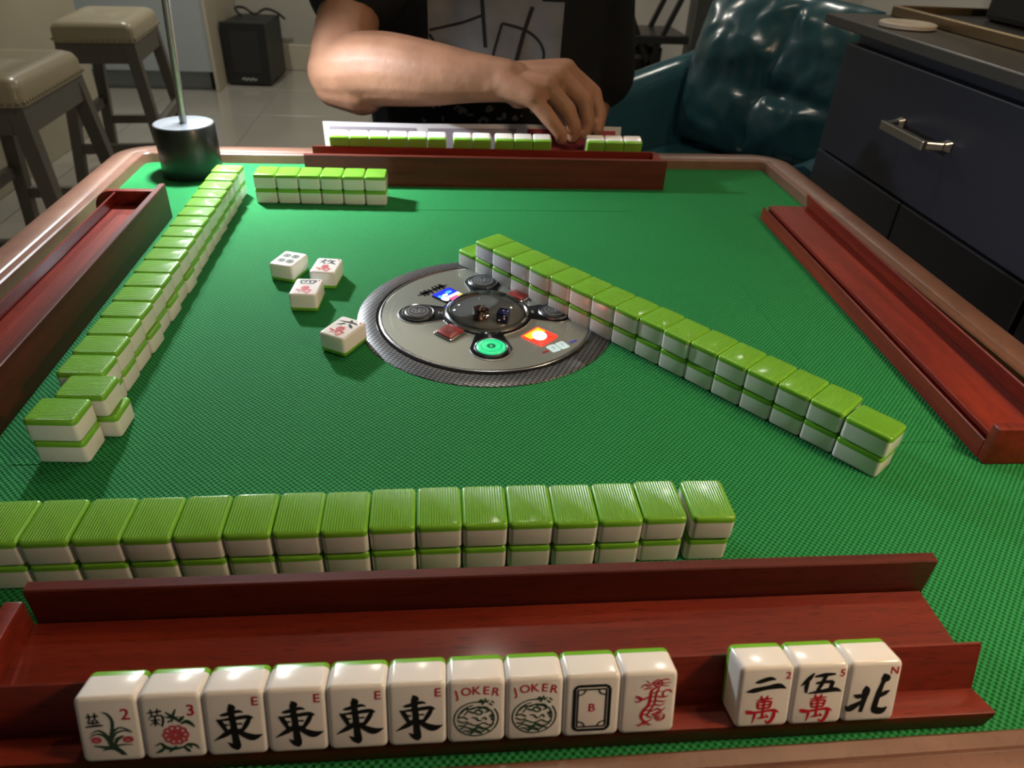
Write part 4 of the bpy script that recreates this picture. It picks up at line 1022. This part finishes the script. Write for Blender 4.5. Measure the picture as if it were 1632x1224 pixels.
# ------------------------------------------------------------------ teal leather armchair
def leather_mat(name, col):
    mt = pmat(name, col, .27, coat=.35, coat_rough=.18, var=.25, vscale=7, bump=.8, bscale=10)
    return mt
M['teal'] = leather_mat('teal_leather', (0.026, 0.095, 0.125))
yaw = math.atan2(-.62, -.78) + PI / 2          # local -y is the chair's front
arm = thing('armchair', 'teal leather barrel armchair with a creased back cushion', 'armchair', (1.015, 1.685, 0.003), (0, 0, yaw))
# barrel shell swept round the back, lower at the arms
pathn = 40; outer = []
mb = MB(); ringsL = []
for i in range(pathn + 1):
    f = i / pathn; a = PI * (-.06 + 1.12 * f)
    cx_, cy_ = (.375) * math.cos(a), .02 + .33 * max(math.sin(a), -.2) if 0 < a < PI else .02 + .33 * math.sin(a)
    ext = 0.0
    if i < 9: cy_ -= .030 * (9 - i)
    if i > pathn - 9: cy_ -= .030 * (i - pathn + 9)
    tz = .62 + .19 * math.sin(PI * f) ** 2.2
    n_ = Vector((math.cos(a), math.sin(a), 0))
    if i < 9: n_ = Vector((1, 0, 0))
    if i > pathn - 9: n_ = Vector((-1, 0, 0))
    c = Vector((cx_, cy_, 0)); w = .052
    rg = []
    for (dx, zz) in ((-1, .16), (-1.0, tz - .05), (-.75, tz - .015), (0, tz), (.75, tz - .015), (1.0, tz - .05), (1.0, .16)):
        q = c + n_ * dx * w; rg.append((q.x, q.y, zz))
    ringsL.append(rg)
mb.rings(ringsL); mb.build('shell', M['teal'], arm, 50)
mb = MB(); NN = 28; ringsL = []
for j, (zz, ins) in enumerate(((.22, .02), (.24, 0), (.40, 0), (.445, .012), (.46, .05), (.466, .14))):
    ringsL.append([(x, y - .06, zz) for x, y, _ in rrect(.275 - ins, .275 - ins, .09, 0, 5)])
mb.rings(ringsL); mb.build('seat_cushion', M['teal'], arm, 50)
# puffed back cushion with pulled seams
mb = MB(); nu, nv = 44, 40
def cush(u, v, side):
    e = (max(0, 1 - abs(u) ** 3.2) ** .5) * (max(0, 1 - abs(v) ** 3.2) ** .5)
    th = .085 * e
    if side > 0:
        def seam(px, py, qx, qy):
            dx, dy = qx - px, qy - py; L2 = dx * dx + dy * dy; t_ = max(0, min(1, ((u - px) * dx + (v - py) * dy) / L2)); return math.hypot(u - px - t_ * dx, v - py - t_ * dy)
        dmin = min(seam(.05, -.15, .22, .95), seam(.05, -.15, -.1, -.95), seam(.05, -.15, .9, -.22))
        th -= .020 * math.exp(-(dmin / .10) ** 2) * e; th -= .018 * math.exp(-((u - .05) ** 2 + (v + .15) ** 2) / .05) * e
        th += .016 * e * mnoise.noise(Vector((u * 2.6 + 7, v * 2.2, .3))) + .011 * e * mnoise.noise(Vector((u * 7, v * 5, 1.7)))
    wv = 1 - .10 * v * v
    return (u * .255 * (1 - .06 * v * v), -side * th if side > 0 else .05 * e, v * .215 * (1 - .08 * u * u))
vs = []; fs = []
for sd in (1, -1):
    base = len(vs)
    for j in range(nv + 1):
        for i in range(nu + 1): vs.append(cush(-1 + 2 * i / nu, -1 + 2 * j / nv, sd))
    for j in range(nv):
        for i in range(nu):
            a = base + j * (nu + 1) + i; fs.append((a, a + 1, a + nu + 2, a + nu + 1))
mb.add(vs, fs)
cu = mb.build('back_cushion', M['teal'], arm, 80, loc=(0, .165, .675), rot=(-.24, 0, 0))
for sx in (-1, 1):
    for sy in (-1, 1): MB().bar((sx * .24, sy * .22, 0), (sx * .22, sy * .20, .17), .026, .026, w1=.036, d1=.036).build('leg', M['chair_dark'], arm)

# ------------------------------------------------------------------ navy drawer cabinets, worktop and what stands on it
M['handle_metal'] = pmat('brushed_nickel', (0.55, 0.52, 0.46), .28, metal=1.0)
CXF = .95
def cabinet(y0, y1, label):
    c = thing('drawer_cabinet', label, 'cabinet', (CXF + .3, (y0 + y1) / 2, 0.003)); hw = (y1 - y0) / 2
    def bx(name, a, b, mat, par=None, bev=.002): return MB().box((a[0] - CXF - .3, a[1] - (y0 + y1) / 2, a[2] + T - .003), (b[0] - CXF - .3, b[1] - (y0 + y1) / 2, b[2] + T - .003)).build(name, mat, par or c, None, bev)
    bx('body', (CXF + .021, y0 + .002, -.742), (1.54, y1 - .002, .1585), M['navy'], bev=.001)
    d = bx('drawer_front', (CXF, y0 + .004, -.0425), (CXF + .020, y1 - .004, .1365), M['navy'])
    ym = (y0 + y1) / 2
    for (a, b) in ((y0 + .004, ym - .002), (ym + .002, y1 - .004)):
        dd = bx('door', (CXF, a, -.66), (CXF + .020, b, -.0470), M['navy'])
    # bow handle: two feet and a flat bar
    mbh = MB(); lx, lz = -.3, .058 + T - .003
    for s in (-1, 1):
        mbh.bar((lx - .0005, s * .062, lz), (lx - .010, s * .062, lz), .016, .016, w1=.010, d1=.010); mbh.bar((lx - .009, s * .062, lz), (lx - .033, s * .052, lz - .001), .010, .010)
    mbh.bar((lx - .034, -.058, lz - .001), (lx - .034, .058, lz - .001), .009, .013)
    mbh.build('handle', M['handle_metal'], d, None, .0012)
cabinet(.482, 1.078, 'navy cabinet with bow-handled drawer over two doors, by the armchair')
cabinet(-.118, .478, 'navy cabinet continuing under the same worktop, away from the armchair')
ct = MB().box((.925, -.20, .1590 + T), (1.58, 1.128, .1760 + T)).build('worktop', M['counter'], None, None, .002)
tag(ct, 'dark stone worktop lying over the navy cabinets', 'worktop')
M['coaster'] = pmat('pale_stone', (0.42, 0.37, 0.31), .6, var=.15, vscale=90)
co_ = MB().lathe([(.040, 0), (.043, .0015), (.043, .0065), (.041, .008), (.030, .008), (.0285, .0074), (.001, .0074)], 40, cap1=False).build('coaster', M['coaster'], None, 40, loc=(.982, .962, .1765 + T))
tag(co_, 'round pale stone coaster on the dark worktop', 'coaster')
M['bronze'] = pmat('bronze_edge', (0.20, 0.14, 0.075), .38, metal=.8)
M['dark_panel'] = pmat('dark_panel', (0.010, 0.009, 0.008), .4)
tr = thing('serving_tray', 'dark low tray with bronze rim on the worktop', 'tray', (1.24, .62, .1765 + T))
MB().box((-.195, -.50, 0), (.195, .48, .006)).build('tray_base', M['dark_panel'], tr)
for a, b in (((-.205, -.51, 0), (-.195, .49, .017)), ((.195, -.51, 0), (.205, .49, .017)), ((-.195, .48, 0), (.195, .49, .017)), ((-.195, -.51, 0), (.195, -.50, .017))):
    MB().box(a, b).build('tray_rim', M['bronze'], tr, None, .002)
bx_ = thing('black_case', 'tall black case standing in the bronze-rimmed tray', 'case', (1.28, .62, .1827 + T))
MB().box((-.12, -.44, 0), (.12, .42, .40)).build('case_body', M['dark_panel'], bx_, None, .01)
MB().bar((0, -.1, .42), (0, .1, .42), .02, .02).build('case_handle', M['black_satin'], bx_, None, .003)

# ------------------------------------------------------------------ bar stools
M['stool_grey'] = pmat('stool_grey_paint', (0.125, 0.120, 0.105), .42, var=.06)
M['taupe'] = pmat('taupe_leather', (0.36, 0.315, 0.215), .33, coat=.2, coat_rough=.2, var=.08, vscale=9, bump=.25, bscale=18)
M['nail'] = pmat('nailhead', (0.60, 0.55, 0.42), .25, metal=1.0)
def stool(label, x, y, rz):
    s = thing('bar_stool', label, 'stool', (x, y, 0.003), (0, 0, rz)); hx_, hy_, zb, zt = .142, .222, .552, .628
    ringsL = []
    for zz, ins in ((zb, 0), (zb + .045, .001), (zb + .062, .010), (zb + .070, .026)):
        ringsL.append([(px, py, zz) for px, py, _ in rrect(hx_ - ins, hy_ - ins, .024, 0, 5)])
    mb = MB(); mb.rings(ringsL, True, False)
    top_ = ringsL[-1]; n_ = len(top_)
    for k in (0.75, .5, .25):
        ringsL.append([(p[0] * k, p[1] * k, zb + .070 - .018 * (1 - k) * (1.0 - .6 * abs(p[1]) / .2) + .008 * math.sin(k * 9)) for p in top_])
    mb2 = MB(); mb2.rings(ringsL, True, True); seat = mb2.build('seat_pad', M['taupe'], s, 50)
    # nail heads along the lower edge, joined into one trim row per side
    for (ax, c0, n) in (('x', -hy_ - .0005, 15), ('x', hy_ + .0005, 15), ('y', hx_ + .0005, 24), ('y', -hx_ - .0005, 24)):
        mb = MB(); half = (hx_ if ax == 'x' else hy_) - .012
        for i in range(n):
            f = -half + 2 * half * i / (n - 1); c = (f, c0, zb + .010) if ax == 'x' else (c0, f, zb + .010)
            mb.box((c[0] - .0042, c[1] - .0042, c[2] - .0042), (c[0] + .0042, c[1] + .0042, c[2] + .0042))
        mb.build('nail_trim', M['nail'], seat, None, .0015, 1)
    for a, b in (((-hx_ + .006, -hy_ + .006, zb - .072), (hx_ - .006, -hy_ + .026, zb - .0005)), ((-hx_ + .006, hy_ - .026, zb - .072), (hx_ - .006, hy_ - .006, zb - .0005)), ((-hx_ + .006, -hy_ + .026, zb - .072), (-hx_ + .026, hy_ - .026, zb - .0005)), ((hx_ - .026, -hy_ + .026, zb - .072), (hx_ - .006, hy_ - .026, zb - .0005))):
        MB().box(a, b).build('apron_rail', M['stool_grey'], s)
    for sx in (-1, 1):
        for sy in (-1, 1):
            MB().bar((sx * (hx_ + .030), sy * (hy_ + .020), 0), (sx * (hx_ - .028), sy * (hy_ - .028), zb - .001), .036, .036, (0, 1, 0), .042, .042).build('leg', M['stool_grey'], s)
    for sy in (-1, 1): MB().bar((-.150, sy * (hy_ + .006), .17), (.150, sy * (hy_ + .006), .17), .026, .034).build('stretcher', M['stool_grey'], s)
    for sx in (-1, 1): MB().bar((sx * (hx_ + .015), -.215, .25), (sx * (hx_ + .015), .215, .25), .026, .034).build('stretcher', M['stool_grey'], s)
    return s
stool('grey wooden stool with taupe leather seat, nearer the table corner', -.998, 2.035, math.radians(2))
stool('grey wooden stool with taupe leather seat, nearer the pale kitchen cabinet', -1.045, 2.985, math.radians(6))

# ------------------------------------------------------------------ added floor lamp, out of view, lighting the near side
flp = thing('added_floor_lamp', 'added arching floor lamp with white cone shade over the near table corner', 'lamp', (1.12, -0.62, 0.003))
MB().lathe([(.14, 0), (.14, .012), (.13, .02), (.012, .026)], 32).build('base', M['black_satin'], flp, 40)
zl = ADDED_LAMP[2] + T - .003; hx0, hy0 = ADDED_LAMP[0] - 1.12, ADDED_LAMP[1] + .62
MB().tube(catmull([(0, 0, .024), (0, 0, .8), (0, 0, zl + .12), (hx0 * .25, hy0 * .25, zl + .36), (hx0 * .75, hy0 * .75, zl + .36), (hx0, hy0, zl + .14)], 8), .010, 12).build('arched_pole', M['black_satin'], flp, 60)
MB().lathe([(.02, .15), (.045, .145), (.115, .012), (.112, .012), (.042, .135), (.02, .14)], 32, (hx0, hy0, zl), False, False).build('shade', M['wall_white'], flp, 40)

# ------------------------------------------------------------------ kitchen pieces, subwoofer and clutter in the background
M['beige_panel'] = pmat('beige_stone', (0.42, 0.385, 0.29), .45, var=.10, vscale=5)
isl = thing('kitchen_island', 'beige panelled kitchen island behind the stools', 'kitchen island', (-1.85, 2.35, 0.003))
MB().box((-.38, -1.35, 0), (.38, 1.39, .88)).build('panel', M['beige_panel'], isl, None, .004)
MB().box((-.42, -1.40, .8805), (.42, 1.43, .92)).build('island_top', M['counter'], isl, None, .004)
M['pale_blue'] = pmat('pale_blue_paint', (0.37, 0.42, 0.44), .45, var=.03)
M['toe'] = pmat('toe_kick', (0.30, 0.335, 0.36), .5)
kc = thing('kitchen_cabinet', 'pale blue tall kitchen cabinet with grey toe kick', 'cabinet', (-1.80, 4.82, 0.003))
MB().box((-.74, -.32, .11), (.70, .36, 2.1)).build('cabinet_side', M['pale_blue'], kc, None, .004)
MB().box((-.72, -.26, 0), (.66, .36, .1095)).build('toe_kick', M['toe'], kc)
MB().box((.70, -.33, .0), (.718, .36, 2.1)).build('filler_strip', M['trim_cream'], kc, None, .003)
sub = thing('subwoofer', 'black box subwoofer on the tiled floor by the wall', 'speaker', (-.925, 4.90, 0.003), (0, 0, math.radians(-3)))
M['grille'] = pmat('speaker_grille', (0.016, 0.018, 0.018), .55, bump=.4, bscale=500)
M['sub_black'] = pmat('subwoofer_black', (0.007, 0.008, 0.008), .45)
MB().box((-.130, -.205, 0.012), (.130, .20, .355)).build('cabinet_box', M['sub_black'], sub, None, .006)
fr = MB().box((-.135, -.225, 0.010), (.135, -.2055, .362)).build('front_frame', M['black_satin'], sub, None, .005)
MB().box((-.085, -.228, .075), (.085, -.2255, .310)).build('grille', M['grille'], fr, None, .0008)
mk = MB(); stroke(mk, [(-.045, -.004, .008), (-.03, .008, .006), (-.02, -.006, .007), (-.005, .006, .006), (.008, -.005, .007), (.022, .006, .006), (.034, -.004, .007), (.046, .003, .005)], 0, n=4); mk.build('maker_mark', M['mark_grey'], fr, None, loc=(0, -.2258, .040), rot=(PI / 2, 0, 0))
for sx in (-1, 1):
    for sy in (-1, 1): MB().lathe([(.014, 0), (.016, .0115)], 12, (sx * .10, sy * .16, 0)).build('foot', M['black_satin'], sub)
cb = MB().tube(catmull([(-.06, .0, .368), (-.10, .05, .405), (-.06, .12, .398), (.02, .02, .378), (.08, .08, .400), (.13, .16, .372), (.17, .20, .33)], 8), .008, 8).build('power_cable', M['black_satin'], None, 60, loc=(-.925, 4.90, .003))
tag(cb, 'black cable coiled on top of the subwoofer', 'cable')
# dark door post, black folding stand with a case and a wooden strip against the pale wall
M['post'] = pmat('post_grey', (0.055, 0.060, 0.058), .5)
struct(MB().box((1.47, 3.5, 0), (1.60, 3.62, CEIL + T)).build('trim_1', M['post']))
st_ = thing('folding_stand', 'black folding X-leg stand with a shelf, behind the armchair', 'stand', (1.22, 3.45, 0.003))
for s in (-1, 1):
    for yy in (-.12, .12):
        MB().bar((-.20 * s + .02, yy, 0), (.20 * s - .02, yy, .86), .022, .022).build('leg', M['black_satin'], st_)
MB().box((-.26, -.16, .525), (.17, .16, .560)).build('shelf', M['black_satin'], st_, None, .006)
cs = thing('black_box', 'black box standing on the floor under the folding stand shelf', 'box', (1.17, 3.45, .003))
MB().box((-.17, -.095, .001), (.12, .095, .50)).build('box_body', M['dark_panel'], cs, None, .008)
MB().box((-.14, -.098, .45), (.08, -.0955, .47)).build('box_clasp', M['stool_grey'], cs)
M['pine'] = pmat('pine_strip', (0.42, 0.27, 0.10), .5)
pn_ = MB().box((-.03, -.01, 0), (.03, .01, 1.1)).build('wooden_board', M['pine'], None, None, .003, loc=(1.30, 4.775, .003))
tag(pn_, 'upright strip of pale pine leaning at the white wall', 'board')
